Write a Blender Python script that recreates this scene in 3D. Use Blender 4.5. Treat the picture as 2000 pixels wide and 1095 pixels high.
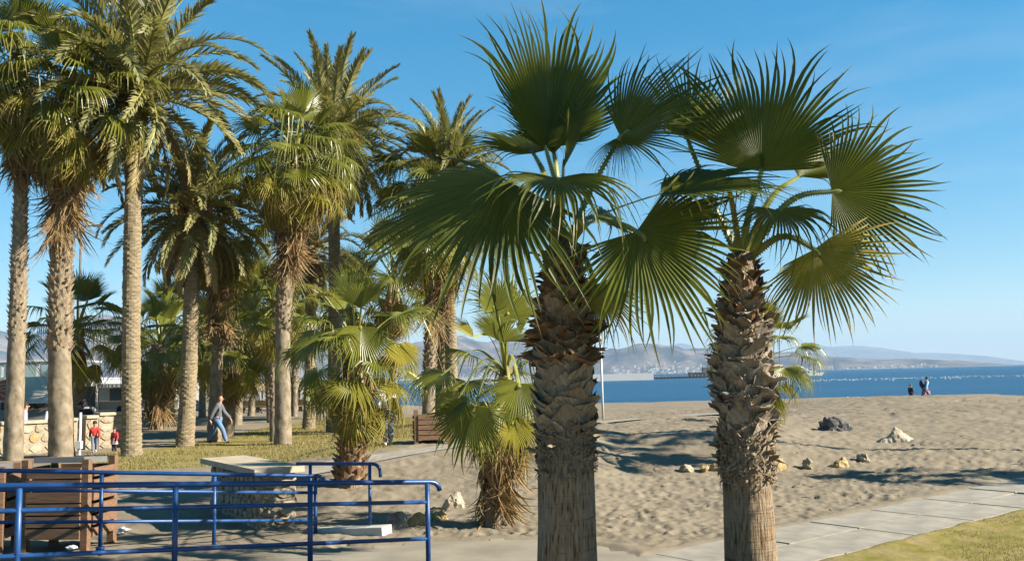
import bpy, math, random
import numpy as np
from mathutils import Vector, Matrix, noise as mnoise

R = math.radians
sc = bpy.context.scene
for o in list(bpy.data.objects):
    bpy.data.objects.remove(o)
COL = sc.collection

# ------------------------------------------------------------------ camera
FPX = 1750.0                       # focal length in pixels of the 2000 px wide photograph
CAMZ = 2.15
PITCH = math.atan(188.5 / FPX)
ROLL = R(1.4)
C0 = Vector((0, 0, CAMZ))
f_ = Vector((0, math.cos(PITCH), math.sin(PITCH)))
r0 = Vector((1, 0, 0))
u0 = Vector((0, -math.sin(PITCH), math.cos(PITCH)))
r_ = r0 * math.cos(ROLL) - u0 * math.sin(ROLL)
u_ = r0 * math.sin(ROLL) + u0 * math.cos(ROLL)
cam_d = bpy.data.cameras.new('camera')
cam_d.sensor_width = 36.0
cam_d.lens = 36.0 * FPX / 2000.0
cam_d.clip_start = 0.1
cam_d.clip_end = 120000
cam = bpy.data.objects.new('camera', cam_d)
COL.objects.link(cam)
cam.matrix_world = Matrix(((r_.x, u_.x, -f_.x, 0), (r_.y, u_.y, -f_.y, 0), (r_.z, u_.z, -f_.z, CAMZ), (0, 0, 0, 1)))
sc.camera = cam

# ------------------------------------------------------------------ sky, sun, exposure
SUN_EL, SUN_AZ = R(31), R(102)      # azimuth clockwise from +Y: the sun stands on the right, a little behind the camera
w = bpy.data.worlds.new('World'); sc.world = w; w.use_nodes = True
wn = w.node_tree.nodes; wl = w.node_tree.links
wn.clear()
sky = wn.new('ShaderNodeTexSky'); sky.sky_type = 'NISHITA'; sky.sun_disc = False
sky.sun_elevation = SUN_EL; sky.sun_rotation = SUN_AZ
sky.altitude = 0; sky.air_density = 0.95; sky.dust_density = 0.0; sky.ozone_density = 3.0
bg = wn.new('ShaderNodeBackground'); bg.inputs['Strength'].default_value = 0.078
wo = wn.new('ShaderNodeOutputWorld')
hs = wn.new('ShaderNodeHueSaturation'); hs.inputs['Saturation'].default_value = 1.80; hs.inputs['Hue'].default_value = 0.49
ga = wn.new('ShaderNodeGamma'); ga.inputs['Gamma'].default_value = 0.65
wl.new(sky.outputs[0], ga.inputs[0]); wl.new(ga.outputs[0], hs.inputs['Color']); 
tcw = wn.new('ShaderNodeTexCoord'); mpw = wn.new('ShaderNodeMapping'); mpw.inputs['Scale'].default_value = (1.0, 1.0, 6.0); mpw.inputs['Rotation'].default_value = (0, R(12), 0)
nzw = wn.new('ShaderNodeTexNoise'); nzw.inputs['Scale'].default_value = 2.6; nzw.inputs['Detail'].default_value = 7; nzw.inputs['Roughness'].default_value = 0.6
rpw = wn.new('ShaderNodeMapRange'); rpw.inputs[1].default_value = 0.50; rpw.inputs[2].default_value = 0.80; rpw.inputs[4].default_value = 0.16
mxw = wn.new('ShaderNodeMix'); mxw.data_type = 'RGBA'; mxw.inputs[7].default_value = (3.0, 3.2, 3.4, 1)
wl.new(tcw.outputs['Generated'], mpw.inputs[0]); wl.new(mpw.outputs[0], nzw.inputs['Vector']); wl.new(nzw.outputs[0], rpw.inputs[0])
wl.new(rpw.outputs[0], mxw.inputs[0]); wl.new(hs.outputs[0], mxw.inputs[6]); wl.new(mxw.outputs[2], bg.inputs[0]); wl.new(bg.outputs[0], wo.inputs[0])
sd = bpy.data.lights.new('sun', 'SUN'); sd.energy = 4.9; sd.angle = R(0.5); sd.color = (1.0, 0.92, 0.78)
sun = bpy.data.objects.new('sun', sd); COL.objects.link(sun)
SDIR = Vector((math.sin(SUN_AZ) * math.cos(SUN_EL), math.cos(SUN_AZ) * math.cos(SUN_EL), math.sin(SUN_EL)))
sun.rotation_euler = SDIR.to_track_quat('Z', 'Y').to_euler()
sc.view_settings.view_transform = 'Standard'; sc.view_settings.look = 'None'
sc.view_settings.exposure = 1.88; sc.view_settings.gamma = 1.0; sc.view_settings.use_curve_mapping = False
sc.render.engine = 'CYCLES'
sc.cycles.use_denoising = True
sc.cycles.max_bounces = 6; sc.cycles.diffuse_bounces = 3; sc.cycles.glossy_bounces = 2
sc.cycles.transmission_bounces = 4; sc.cycles.transparent_max_bounces = 6; sc.cycles.volume_bounces = 0
sc.cycles.sample_clamp_indirect = 8.0

# ------------------------------------------------------------------ layout helpers
def at(px, py, Y):
    d = f_ + r_ * ((px - 1000) / FPX) + u_ * ((547.5 - py) / FPX)
    return C0 + d * (Y / d.y)

def ss(a, b, x):
    t = np.clip((np.asarray(x, float) - a) / (b - a), 0, 1)
    return t * t * (3 - 2 * t)

def gz(X, Y):
    """height of the ground, without footprints"""
    X = np.asarray(X, float); Y = np.asarray(Y, float)
    z = -0.14 + 0.14 * ss(15, 24, Y) + 0.0 * X
    z = z + 0.42 * ss(14.4, 21.5, Y) * ss(-7.0, -4.2, X) * (1 - ss(0.3, 3.0, X)) * (1 - ss(26, 33, Y))
    end = 23.6 + 9 * ss(5, 11, X)
    z = z + 0.60 * np.clip((Y - 19.6) / (end - 19.6), 0, 1) ** 1.0 * ss(-0.8, 2.0, X) * (1 - 0.0 * Y)
    Ys = np.maximum(Y, 1.0)
    zb = 0.56 - 1.51 * (Y - 26) / 74
    wgt = ss(-0.21, -0.07, X / Ys) * ss(24, 31, Y)
    wgt = np.where(X > 6, ss(-0.21, -0.07, X / Ys) * ss(28, 36, Y), wgt)
    z = z * (1 - wgt) + zb * wgt
    z = z + 0.62 * np.exp(-((X - 17.5) / 6.5) ** 2 - ((Y - 41) / 9.0) ** 2)
    z = z - 0.5 * ss(8, 20, X - 0.42 * Y) * ss(40, 60, Y)
    return z

def G(px, py):
    """point of the ground seen at a pixel of the photograph"""
    d = f_ + r_ * ((px - 1000) / FPX) + u_ * ((547.5 - py) / FPX)
    Y = 4.0
    while Y < 400:
        p = C0 + d * (Y / d.y)
        if p.z <= float(gz(p.x, p.y)):
            break
        Y *= 1.004
    p = C0 + d * (Y / d.y)
    p.z = float(gz(p.x, p.y))
    return p

def vnoise(x, y, seed=0):
    xi = np.floor(x).astype(np.int64); yi = np.floor(y).astype(np.int64)
    xf = x - xi; yf = y - yi
    def h(a, b):
        n = (a * 374761393 + b * 668265263 + seed * 974634721) & 0x7fffffff
        n = ((n ^ (n >> 13)) * 1274126177) & 0x7fffffff
        n = n ^ (n >> 16)
        return (n & 0xffff) / 65535.0
    u = xf * xf * (3 - 2 * xf); v = yf * yf * (3 - 2 * yf)
    return (h(xi, yi) * (1 - u) + h(xi + 1, yi) * u) * (1 - v) + (h(xi, yi + 1) * (1 - u) + h(xi + 1, yi + 1) * u) * v

def fbm(x, y, seed=0, oct=4):
    s = 0; a = 0.5
    for k in range(oct):
        s = s + a * vnoise(x * 2 ** k + 13.7 * k, y * 2 ** k - 7.1 * k, seed + k); a *= 0.5
    return s

def pits(x, y, cell, seed):
    """footprint-like dents: 1 in a dent, -0.35 on its rim"""
    gx = x / cell; gy = y / cell
    ix = np.floor(gx).astype(np.int64); iy = np.floor(gy).astype(np.int64)
    out = np.zeros_like(gx)
    def h(a, b, k):
        n = (a * 73856093 ^ b * 19349663 ^ (seed + k) * 83492791) & 0x7fffffff
        n = ((n ^ (n >> 13)) * 1274126177) & 0x7fffffff
        return ((n >> 4) & 0xffff) / 65535.0
    for dx in (-1, 0, 1):
        for dy in (-1, 0, 1):
            a = ix + dx; b = iy + dy
            cx = a + h(a, b, 1); cy = b + h(a, b, 2)
            th = h(a, b, 3) * 3.1416; sc_ = 0.55 + 0.7 * h(a, b, 4); dep = h(a, b, 5)
            ux = gx - cx; uy = gy - cy
            p = (ux * np.cos(th) + uy * np.sin(th)) / (0.42 * sc_); q = (-ux * np.sin(th) + uy * np.cos(th)) / (0.24 * sc_)
            d = p * p + q * q
            out = out + dep * (np.exp(-d * 1.4) - 0.45 * np.exp(-(np.sqrt(d) - 1.5) ** 2 * 3.0))
    return out

def in_poly(X, Y, poly):
    X = np.asarray(X); Y = np.asarray(Y)
    ins = np.zeros(X.shape, bool); n = len(poly)
    for i in range(n):
        x1, y1 = poly[i]; x2, y2 = poly[(i + 1) % n]
        c = ((y1 > Y) != (y2 > Y)) & (X < (x2 - x1) * (Y - y1) / (y2 - y1 + 1e-9) + x1)
        ins ^= c
    return ins

def poly_dist(X, Y, poly):
    X = np.asarray(X, float); Y = np.asarray(Y, float)
    d = np.full(X.shape, 1e9); n = len(poly)
    for i in range(n):
        x1, y1 = poly[i]; x2, y2 = poly[(i + 1) % n]
        L2 = (x2 - x1) ** 2 + (y2 - y1) ** 2 + 1e-9
        t = np.clip(((X - x1) * (x2 - x1) + (Y - y1) * (y2 - y1)) / L2, 0, 1)
        d = np.minimum(d, np.hypot(X - x1 - t * (x2 - x1), Y - y1 - t * (y2 - y1)))
    return np.where(in_poly(X, Y, poly), -d, d)

# ------------------------------------------------------------------ materials
ALB = 0.69           # one scale for all base colours, matched to the exposure above
def A(c):
    return tuple(c[:3]) if c[0] == c[1] == c[2] else tuple(x * ALB for x in c[:3])

def new_mat(name):
    m = bpy.data.materials.new(name); m.use_nodes = True
    nt = m.node_tree; b = nt.nodes['Principled BSDF']
    b.inputs['Specular IOR Level'].default_value = 0.3
    return m, nt, b

def noise_node(nt, scale, detail=4, rough=0.55, coord='Object', vec=None, stretch=None):
    n = nt.nodes.new('ShaderNodeTexNoise'); n.inputs['Scale'].default_value = scale
    n.inputs['Detail'].default_value = detail; n.inputs['Roughness'].default_value = rough
    tc = nt.nodes.new('ShaderNodeTexCoord')
    src = tc.outputs[coord]
    if stretch:
        mp = nt.nodes.new('ShaderNodeMapping'); mp.inputs['Scale'].default_value = stretch
        nt.links.new(src, mp.inputs[0]); src = mp.outputs[0]
    nt.links.new(src, n.inputs['Vector'])
    return n

def ramp(nt, src, stops):
    c = nt.nodes.new('ShaderNodeValToRGB')
    el = c.color_ramp.elements
    while len(el) < len(stops): el.new(0.5)
    for e, (p, col) in zip(el, stops):
        e.position = p; e.color = (*A(col), 1)
    nt.links.new(src, c.inputs[0])
    return c

def bump(nt, b, src, strength, dist):
    bp = nt.nodes.new('ShaderNodeBump'); bp.inputs['Strength'].default_value = strength
    bp.inputs['Distance'].default_value = dist
    nt.links.new(src, bp.inputs['Height']); nt.links.new(bp.outputs[0], b.inputs['Normal'])
    return bp

def mixc(nt, fac, a, b_, mode='MIX'):
    m = nt.nodes.new('ShaderNodeMix'); m.data_type = 'RGBA'; m.blend_type = mode
    for k, v in ((0, fac), (6, a), (7, b_)):
        if isinstance(v, (int, float)): m.inputs[k].default_value = v
        elif isinstance(v, tuple): m.inputs[k].default_value = (*(v if mode == 'MULTIPLY' else A(v)), 1)
        else: nt.links.new(v, m.inputs[k])
    return m.outputs[2]

def attr(nt, name):
    a = nt.nodes.new('ShaderNodeAttribute'); a.attribute_name = name
    return a.outputs['Fac']

def math_(nt, op, a, b_=0.5):
    m = nt.nodes.new('ShaderNodeMath'); m.operation = op
    for k, v in ((0, a), (1, b_)):
        if isinstance(v, (int, float)): m.inputs[k].default_value = v
        else: nt.links.new(v, m.inputs[k])
    return m.outputs[0]

def simple(name, col, rough=0.6, var=0.0, scale=8, bmp=0.0, bscale=40, bdist=0.01, metal=0, spec=0.3, stretch=None):
    m, nt, b = new_mat(name)
    b.inputs['Roughness'].default_value = rough; b.inputs['Metallic'].default_value = metal
    b.inputs['Specular IOR Level'].default_value = spec
    if var:
        n = noise_node(nt, scale, stretch=stretch)
        lo = tuple(c * (1 - var) for c in col); hi = tuple(min(1, c * (1 + var)) for c in col)
        nt.links.new(ramp(nt, n.outputs[0], [(0.3, lo), (0.7, hi)]).outputs[0], b.inputs['Base Color'])
    else:
        b.inputs['Base Color'].default_value = (*A(col), 1)
    if bmp:
        bump(nt, b, noise_node(nt, bscale, 5, stretch=stretch).outputs[0], bmp, bdist)
    return m

def leaf_mat(name, c1, c2, tip, tip_at, trans=0.35, rough=0.5, spec=0.22):
    """a leaf: colour differs from blade to blade and segment to segment, tips dry out, light passes through"""
    m, nt, b = new_mat(name)
    c1 = tuple(x * 1.15 for x in c1); c2 = tuple(x * 1.15 for x in c2)
    oi = nt.nodes.new('ShaderNodeObjectInfo')
    f = math_(nt, 'MULTIPLY', math_(nt, 'ADD', oi.outputs['Random'], attr(nt, 'rnd')), 0.5)
    col = mixc(nt, f, c1, c2)
    n = noise_node(nt, 9, 3)
    col = mixc(nt, math_(nt, 'MULTIPLY', n.outputs[0], 0.45), col, tuple(x * 0.55 for x in c1))
    tf = nt.nodes.new('ShaderNodeMapRange'); tf.inputs[1].default_value = tip_at; tf.inputs[2].default_value = 1.02
    jit = math_(nt, 'ADD', attr(nt, 't'), math_(nt, 'MULTIPLY', math_(nt, 'SUBTRACT', attr(nt, 'rnd'), 0.5), 0.22))
    nt.links.new(jit, tf.inputs[0])
    col = mixc(nt, tf.outputs[0], col, tip)
    nt.links.new(col, b.inputs['Base Color'])
    b.inputs['Roughness'].default_value = rough; b.inputs['Specular IOR Level'].default_value = spec
    tr = nt.nodes.new('ShaderNodeBsdfTranslucent')
    tc = mixc(nt, 1.0, col, (1.0, 1.0, 0.45), 'MULTIPLY')
    br = nt.nodes.new('ShaderNodeBrightContrast'); nt.links.new(tc, br.inputs[0]); br.inputs[1].default_value = 0.02
    nt.links.new(br.outputs[0], tr.inputs[0])
    ms = nt.nodes.new('ShaderNodeMixShader'); ms.inputs[0].default_value = trans
    nt.links.new(b.outputs[0], ms.inputs[1]); nt.links.new(tr.outputs[0], ms.inputs[2])
    nt.links.new(ms.outputs[0], nt.nodes['Material Output'].inputs['Surface'])
    return m

MT = {}
MT['fan'] = leaf_mat('fan_leaf', (0.130, 0.150, 0.016), (0.250, 0.255, 0.030), (0.40, 0.32, 0.12), 0.82, 0.42, 0.36, 0.5)
MT['fan_near'] = leaf_mat('fan_leaf_fresh', (0.076, 0.106, 0.007), (0.185, 0.192, 0.011), (0.26, 0.24, 0.12), 0.90, 0.52, 0.40, 0.28)
MT['fan_old'] = leaf_mat('fan_leaf_old', (0.22, 0.22, 0.025), (0.42, 0.34, 0.048), (0.42, 0.30, 0.13), 0.62, 0.40)
MT['fan_dead'] = leaf_mat('fan_leaf_dry', (0.18, 0.10, 0.042), (0.46, 0.31, 0.145), (0.46, 0.36, 0.22), 0.7, 0.2, 0.7, 0.15)
MT['date'] = leaf_mat('date_leaf', (0.200, 0.200, 0.078), (0.385, 0.345, 0.140), (0.34, 0.29, 0.14), 0.85, 0.30, 0.5)
MT['date_old'] = leaf_mat('date_leaf_old', (0.24, 0.20, 0.08), (0.38, 0.31, 0.14), (0.40, 0.30, 0.15), 0.7, 0.25, 0.5)
MT['petiole'] = simple('petiole', (0.24, 0.25, 0.055), 0.4, 0.3, 5)
MT['petiole_dry'] = simple('petiole_dry', (0.33, 0.22, 0.11), 0.6, 0.3, 5)
MT['fruit'] = simple('fruit_stalk', (0.50, 0.22, 0.05), 0.5, 0.25, 6)

def bark(name, c1, c2, c3, vs, hs, strength, dist, coord='UV'):
    m, nt, b = new_mat(name)
    n1 = noise_node(nt, 1.0, 6, 0.6, coord, stretch=(vs, hs, 1))
    n2 = noise_node(nt, 3.0, 4, 0.6, 'Object')
    c = ramp(nt, n1.outputs[0], [(0.32, c1), (0.52, c2), (0.72, c3)]).outputs[0]
    c = mixc(nt, math_(nt, 'MULTIPLY', n2.outputs[0], 0.6), c, tuple(x * 0.6 for x in c2))
    nt.links.new(c, b.inputs['Base Color']); b.inputs['Roughness'].default_value = 0.85
    b.inputs['Specular IOR Level'].default_value = 0.15
    bump(nt, b, n1.outputs[0], strength, dist)
    return m
def bark_front():
    m, nt, b = new_mat('bark_fissured')
    n1 = noise_node(nt, 1.0, 5, .6, 'UV', stretch=(70, 5, 1)); n2 = noise_node(nt, 1.0, 4, .6, 'UV', stretch=(3.0, 26, 1)); n3 = noise_node(nt, 2.4, 5, .6)
    c = ramp(nt, n1.outputs[0], [(.36, (0.055, 0.034, 0.02)), (.47, (0.24, 0.165, 0.098)), (.68, (0.40, 0.295, 0.185))]).outputs[0]
    rg_ = ramp(nt, n2.outputs[0], [(.33, (0, 0, 0)), (.42, (1, 1, 1))]).outputs[0]
    c = mixc(nt, math_(nt, 'SUBTRACT', 1.0, rg_), c, (0.12, 0.08, 0.05))
    pt_ = ramp(nt, n3.outputs[0], [(.42, (0, 0, 0)), (.62, (1, 1, 1))]).outputs[0]
    c = mixc(nt, math_(nt, 'MULTIPLY', pt_, .5), c, (0.33, 0.28, 0.215))
    nt.links.new(c, b.inputs['Base Color']); b.inputs['Roughness'].default_value = .9; b.inputs['Specular IOR Level'].default_value = .1
    h = math_(nt, 'ADD', n1.outputs[0], math_(nt, 'MULTIPLY', n2.outputs[0], .6))
    bump(nt, b, h, 1.0, .035); return m
MT['bark_near'] = bark_front()
MT['bark_wash'] = bark('bark_grey', (0.13, 0.10, 0.07), (0.285, 0.23, 0.16), (0.41, 0.345, 0.25), 10, 3.5, 0.6, 0.03)
MT['bark_date'] = bark('bark_ringed', (0.14, 0.105, 0.062), (0.285, 0.225, 0.14), (0.42, 0.345, 0.23), 5, 14, 0.6, 0.03)
def boot_mat(name, c1, c2, c3):
    m, nt, b = new_mat(name)
    oi = nt.nodes.new('ShaderNodeObjectInfo')
    n = noise_node(nt, 7, 5, 0.6, 'Object', stretch=(4, 1, 1))
    c = ramp(nt, n.outputs[0], [(0.3, c1), (0.5, c2), (0.72, c3)]).outputs[0]
    c = mixc(nt, math_(nt, 'MULTIPLY', oi.outputs['Random'], 0.6), c, tuple(x * 0.55 for x in c2))
    nt.links.new(c, b.inputs['Base Color']); b.inputs['Roughness'].default_value = 0.8
    b.inputs['Specular IOR Level'].default_value = 0.15
    bump(nt, b, n.outputs[0], 0.5, 0.01)
    return m
MT['boot'] = boot_mat('leaf_base_pale', (0.17, 0.12, 0.075), (0.36, 0.275, 0.18), (0.54, 0.44, 0.31))
MT['boot_pale'] = boot_mat('leaf_base_sunlit', (0.15, 0.11, 0.075), (0.42, 0.345, 0.26), (0.66, 0.58, 0.46))  # paler and more contrasty: sunlight on the right front trunk put into the colour
MT['boot_brown'] = boot_mat('leaf_base_brown', (0.11, 0.055, 0.028), (0.27, 0.155, 0.08), (0.42, 0.29, 0.17))
MT['fibre'] = boot_mat('fibre', (0.12, 0.085, 0.055), (0.30, 0.23, 0.15), (0.50, 0.42, 0.30))

# ground
def ground_mat():
    m, nt, b = new_mat('sand')
    n1 = noise_node(nt, 0.6, 5, 0.6); n2 = noise_node(nt, 14, 6, 0.65); n3 = noise_node(nt, 130, 4, 0.7)
    sand = ramp(nt, n1.outputs[0], [(0.3, (0.220, 0.183, 0.130)), (0.7, (0.290, 0.245, 0.178))]).outputs[0]
    sand = mixc(nt, math_(nt, 'MULTIPLY', n3.outputs[0], 0.55), sand, (0.185, 0.150, 0.105))
    gn = noise_node(nt, 2.2, 5, 0.65); gn2 = noise_node(nt, 26, 5, 0.7)
    grass = ramp(nt, gn.outputs[0], [(0.34, (0.19, 0.175, 0.03)), (0.5, (0.31, 0.25, 0.075)), (0.64, (0.38, 0.29, 0.145))]).outputs[0]
    grass = mixc(nt, math_(nt, 'MULTIPLY', gn2.outputs[0], 0.7), grass, (0.11, 0.10, 0.03))
    f = attr(nt, 'lawn')
    ff = nt.nodes.new('ShaderNodeMapRange'); ff.inputs[1].default_value = 0.35; ff.inputs[2].default_value = 0.65
    nt.links.new(math_(nt, 'ADD', f, math_(nt, 'MULTIPLY', math_(nt, 'SUBTRACT', gn2.outputs[0], 0.5), 0.6)), ff.inputs[0])
    sf = nt.nodes.new('ShaderNodeMapRange'); sf.inputs[1].default_value = 0.02; sf.inputs[2].default_value = 0.5
    nt.links.new(math_(nt, 'ADD', attr(nt, 'soil'), math_(nt, 'MULTIPLY', math_(nt, 'SUBTRACT', gn.outputs[0], 0.5), 0.7)), sf.inputs[0])
    sand = mixc(nt, math_(nt, 'MULTIPLY', sf.outputs[0], 0.75), sand, (0.175, 0.135, 0.085))
    col = mixc(nt, ff.outputs[0], sand, grass)
    nt.links.new(col, b.inputs['Base Color']); b.inputs['Roughness'].default_value = 0.95
    b.inputs['Specular IOR Level'].default_value = 0.1
    add = math_(nt, 'ADD', n2.outputs[0], math_(nt, 'MULTIPLY', n3.outputs[0], 0.25))
    bump(nt, b, add, 0.4, 0.03)
    return m
MT['ground'] = ground_mat()
MT['concrete'] = simple('concrete', (0.255, 0.222, 0.168), 0.85, 0.2, 1.6, 0.25, 60, 0.006)
MT['concrete_pale'] = simple('concrete_pale', (0.285, 0.258, 0.210), 0.85, 0.24, 2.5, 0.25, 50, 0.006)
MT['kerb'] = simple('kerb', (0.55, 0.52, 0.45), 0.8, 0.08, 6, 0.2, 60, 0.005)
def paint():
    m, nt, b = new_mat('blue_paint')
    n1 = noise_node(nt, 5, 5, .65); n2 = noise_node(nt, 38, 6, .7)
    c = ramp(nt, n1.outputs[0], [(.3, (0.005, 0.045, 0.165)), (.7, (0.010, 0.072, 0.24))]).outputs[0]
    k = ramp(nt, n2.outputs[0], [(.66, (0, 0, 0)), (.72, (1, 1, 1))]).outputs[0]
    c = mixc(nt, k, c, (0.16, 0.10, 0.07))
    nt.links.new(c, b.inputs['Base Color'])
    r = ramp(nt, n1.outputs[0], [(.3, (.32,) * 3), (.7, (.55,) * 3)]).outputs[0]; nt.links.new(r, b.inputs['Roughness'])
    b.inputs['Specular IOR Level'].default_value = .45
    bump(nt, b, n2.outputs[0], .25, .004); return m
MT['blue'] = paint()
MT['wood'] = simple('brown_wood', (0.20, 0.115, 0.066), 0.6, 0.35, 3, 0.25, 20, 0.004, stretch=(1, 12, 12))
MT['wood_dark'] = simple('dark_wood', (0.07, 0.04, 0.025), 0.7, 0.35, 3, 0.25, 20, 0.004, stretch=(12, 12, 1))
MT['wood_tan'] = simple('tan_wood', (0.50, 0.33, 0.15), 0.6, 0.25, 3, 0.2, 20, 0.004)
MT['grey_plastic'] = simple('grey_plastic', (0.16, 0.16, 0.165), 0.5, 0.15, 4)
MT['stone'] = simple('pale_stone', (0.36, 0.295, 0.20), 0.85, 0.3, 5, 0.5, 14, 0.02)
MT['stone_grey'] = simple('grey_stone', (0.20, 0.185, 0.165), 0.85, 0.5, 6, 0.6, 12, 0.03)
MT['stone_dark'] = simple('dark_stone', (0.12, 0.112, 0.108), 0.8, 0.7, 4, 0.7, 10, 0.05)
MT['stone_yellow'] = simple('yellow_stone', (0.40, 0.285, 0.13), 0.85, 0.35, 7, 0.7, 16, 0.03)
MT['stone_white'] = simple('white_stone', (0.44, 0.37, 0.27), 0.85, 0.22, 5, 0.6, 12, 0.03)
MT['mortar'] = simple('mortar', (0.33, 0.275, 0.195), 0.9, 0.2, 8, 0.4, 30, 0.01)
MT['cap'] = simple('cap_stone', (0.44, 0.37, 0.27), 0.8, 0.14, 4, 0.3, 25, 0.006)
MT['white'] = simple('white_paint', (0.70, 0.69, 0.66), 0.5, 0.06, 3)
MT['grey_wall'] = simple('grey_panel', (0.30, 0.295, 0.28), 0.7, 0.08, 3)
MT['canvas'] = simple('grey_canvas', (0.62, 0.555, 0.44), 0.8, 0.12, 2)
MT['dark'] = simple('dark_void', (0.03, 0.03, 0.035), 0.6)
MT['red'] = simple('red_paint', (0.33, 0.07, 0.05), 0.5, 0.2, 4)
MT['thatch'] = simple('thatch', (0.34, 0.26, 0.15), 0.9, 0.4, 10, 0.5, 30, 0.02, stretch=(6, 6, 1))
MT['black'] = simple('black_cloth', (0.015, 0.016, 0.02), 0.8, 0.2, 6)
MT['metal'] = simple('grey_metal', (0.12, 0.12, 0.125), 0.45, 0.1, 4)
MT['plastic_bag'] = simple('white_plastic', (0.72, 0.72, 0.72), 0.3, 0.08, 6)
g, nt, b = new_mat('window_glass'); b.inputs['Base Color'].default_value = (0.05, 0.07, 0.09, 1); b.inputs['Roughness'].default_value = 0.08
b.inputs['Specular IOR Level'].default_value = 0.8; MT['glass'] = g
MT['pale_glass'] = simple('pale_glass', (0.35, 0.46, 0.45), 0.15, 0.1, 2, spec=0.6)

def sea_mat():
    m, nt, b = new_mat('sea')
    n1 = noise_node(nt, 0.02, 5, 0.6, 'Object', stretch=(0.35, 1, 1))
    c = ramp(nt, n1.outputs[0], [(0.35, (0.001, 0.036, 0.10)), (0.65, (0.004, 0.068, 0.15))]).outputs[0]
    nt.links.new(c, b.inputs['Base Color']); b.inputs['Roughness'].default_value = 0.35
    b.inputs['Specular IOR Level'].default_value = 0.25
    n2 = noise_node(nt, 0.55, 5, 0.6, 'Object', stretch=(0.6, 1.2, 1))
    bump(nt, b, n2.outputs[0], 0.9, 0.5)
    return m
MT['sea'] = sea_mat()
def hill_mat():
    m, nt, b = new_mat('hill_scrub')
    n1 = noise_node(nt, 0.004, 8, 0.62); 
    c = ramp(nt, n1.outputs[0], [(0.38, (0.025, 0.03, 0.028)), (0.5, (0.10, 0.083, 0.07)), (0.62, (0.235, 0.175, 0.14))]).outputs[0]
    nt.links.new(c, b.inputs['Base Color']); b.inputs['Roughness'].default_value = 1.0
    b.inputs['Specular IOR Level'].default_value = 0.05
    return m
MT['hill'] = hill_mat()

# ------------------------------------------------------------------ mesh helpers
class MB:
    """collects shapes and links them as one mesh object"""
    def __init__(s):
        s.v = []; s.f = []; s.m = []; s.a = {}; s.uv = None
    def add(s, verts, faces, mat=0, **attrs):
        o = len(s.v); s.v.extend([tuple(p) for p in verts])
        for fc in faces:
            s.f.append(tuple(i + o for i in fc)); s.m.append(mat)
        for k, vals in attrs.items():
            L = s.a.setdefault(k, [0.0] * o)
            L.extend([0.0] * (o - len(L)))
            L.extend(vals if hasattr(vals, '__len__') else [vals] * len(verts))
    def box(s, c, size, rot=None, mat=0):
        hx, hy, hz = (k / 2 for k in size)
        vs = [Vector((x, y, z)) for x in (-hx, hx) for y in (-hy, hy) for z in (-hz, hz)]
        if rot is not None: vs = [rot @ p for p in vs]
        c = Vector(c)
        s.add([p + c for p in vs], [(0, 1, 3, 2), (4, 6, 7, 5), (0, 4, 5, 1), (2, 3, 7, 6), (0, 2, 6, 4), (1, 5, 7, 3)], mat)
    def tube(s, pts, rad, n=8, mat=0, cap=True, attrs=None):
        pts = [Vector(p) for p in pts]
        rad = rad if hasattr(rad, '__len__') else [rad] * len(pts)
        rings = []; prev = None
        for i, p in enumerate(pts):
            t = (pts[min(i + 1, len(pts) - 1)] - pts[max(i - 1, 0)]).normalized()
            if prev is None:
                a = t.orthogonal().normalized()
            else:
                a = (prev - t * prev.dot(t)).normalized()
            prev = a; b = t.cross(a)
            rings.append([p + (a * math.cos(2 * math.pi * k / n) + b * math.sin(2 * math.pi * k / n)) * rad[i] for k in range(n)])
        vs = [q for r in rings for q in r]; fs = []
        for i in range(len(rings) - 1):
            for k in range(n):
                fs.append((i * n + k, i * n + (k + 1) % n, (i + 1) * n + (k + 1) % n, (i + 1) * n + k))
        if cap:
            fs.append(tuple(range(n))[::-1]); fs.append(tuple((len(rings) - 1) * n + k for k in range(n)))
        s.add(vs, fs, mat, **(attrs or {}))
    def mesh(s, name, mats, smooth=False):
        me = bpy.data.meshes.new(name)
        me.from_pydata(s.v, [], s.f)
        for m in mats: me.materials.append(m)
        if len(mats) > 1: me.polygons.foreach_set('material_index', s.m)
        for k, L in s.a.items():
            L = L + [0.0] * (len(s.v) - len(L))
            at_ = me.attributes.new(k, 'FLOAT', 'POINT'); at_.data.foreach_set('value', L)
        if s.uv is not None:
            uvl = me.uv_layers.new(name='UVMap')
            idx = np.zeros(len(me.loops), int); me.loops.foreach_get('vertex_index', idx)
            arr = np.array(s.uv, float)[idx]
            uvl.data.foreach_set('uv', arr.ravel())
        if smooth: me.polygons.foreach_set('use_smooth', [True] * len(me.polygons))
        me.update()
        return me
    def build(s, name, mats, parent=None, smooth=False, loc=None, **kw):
        if not isinstance(mats, (list, tuple)): mats = [mats]
        return link(name, s.mesh(name, mats, smooth), parent, loc, **kw)

def tag(o, label=None, cat=None, group=None, kind=None):
    if label: o['label'] = label
    if cat: o['category'] = cat
    if group: o['group'] = group
    if kind: o['kind'] = kind
    return o

def link(name, data, parent=None, loc=None, mat=None, **kw):
    o = bpy.data.objects.new(name, data); COL.objects.link(o)
    if parent is not None: o.parent = parent
    if loc is not None: o.location = loc
    if mat is not None: o.matrix_local = mat
    return tag(o, **kw)

def thing(name, loc, label, cat, group=None, rotz=0):
    o = bpy.data.objects.new(name, None); COL.objects.link(o)
    o.location = loc; o.rotation_euler = (0, 0, rotz); o.empty_display_size = 0.2
    return tag(o, label, cat, group)

def basis(o, X, Y, Z):
    return Matrix(((X.x, Y.x, Z.x, o.x), (X.y, Y.y, Z.y, o.y), (X.z, Y.z, Z.z, o.z), (0, 0, 0, 1)))

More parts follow.
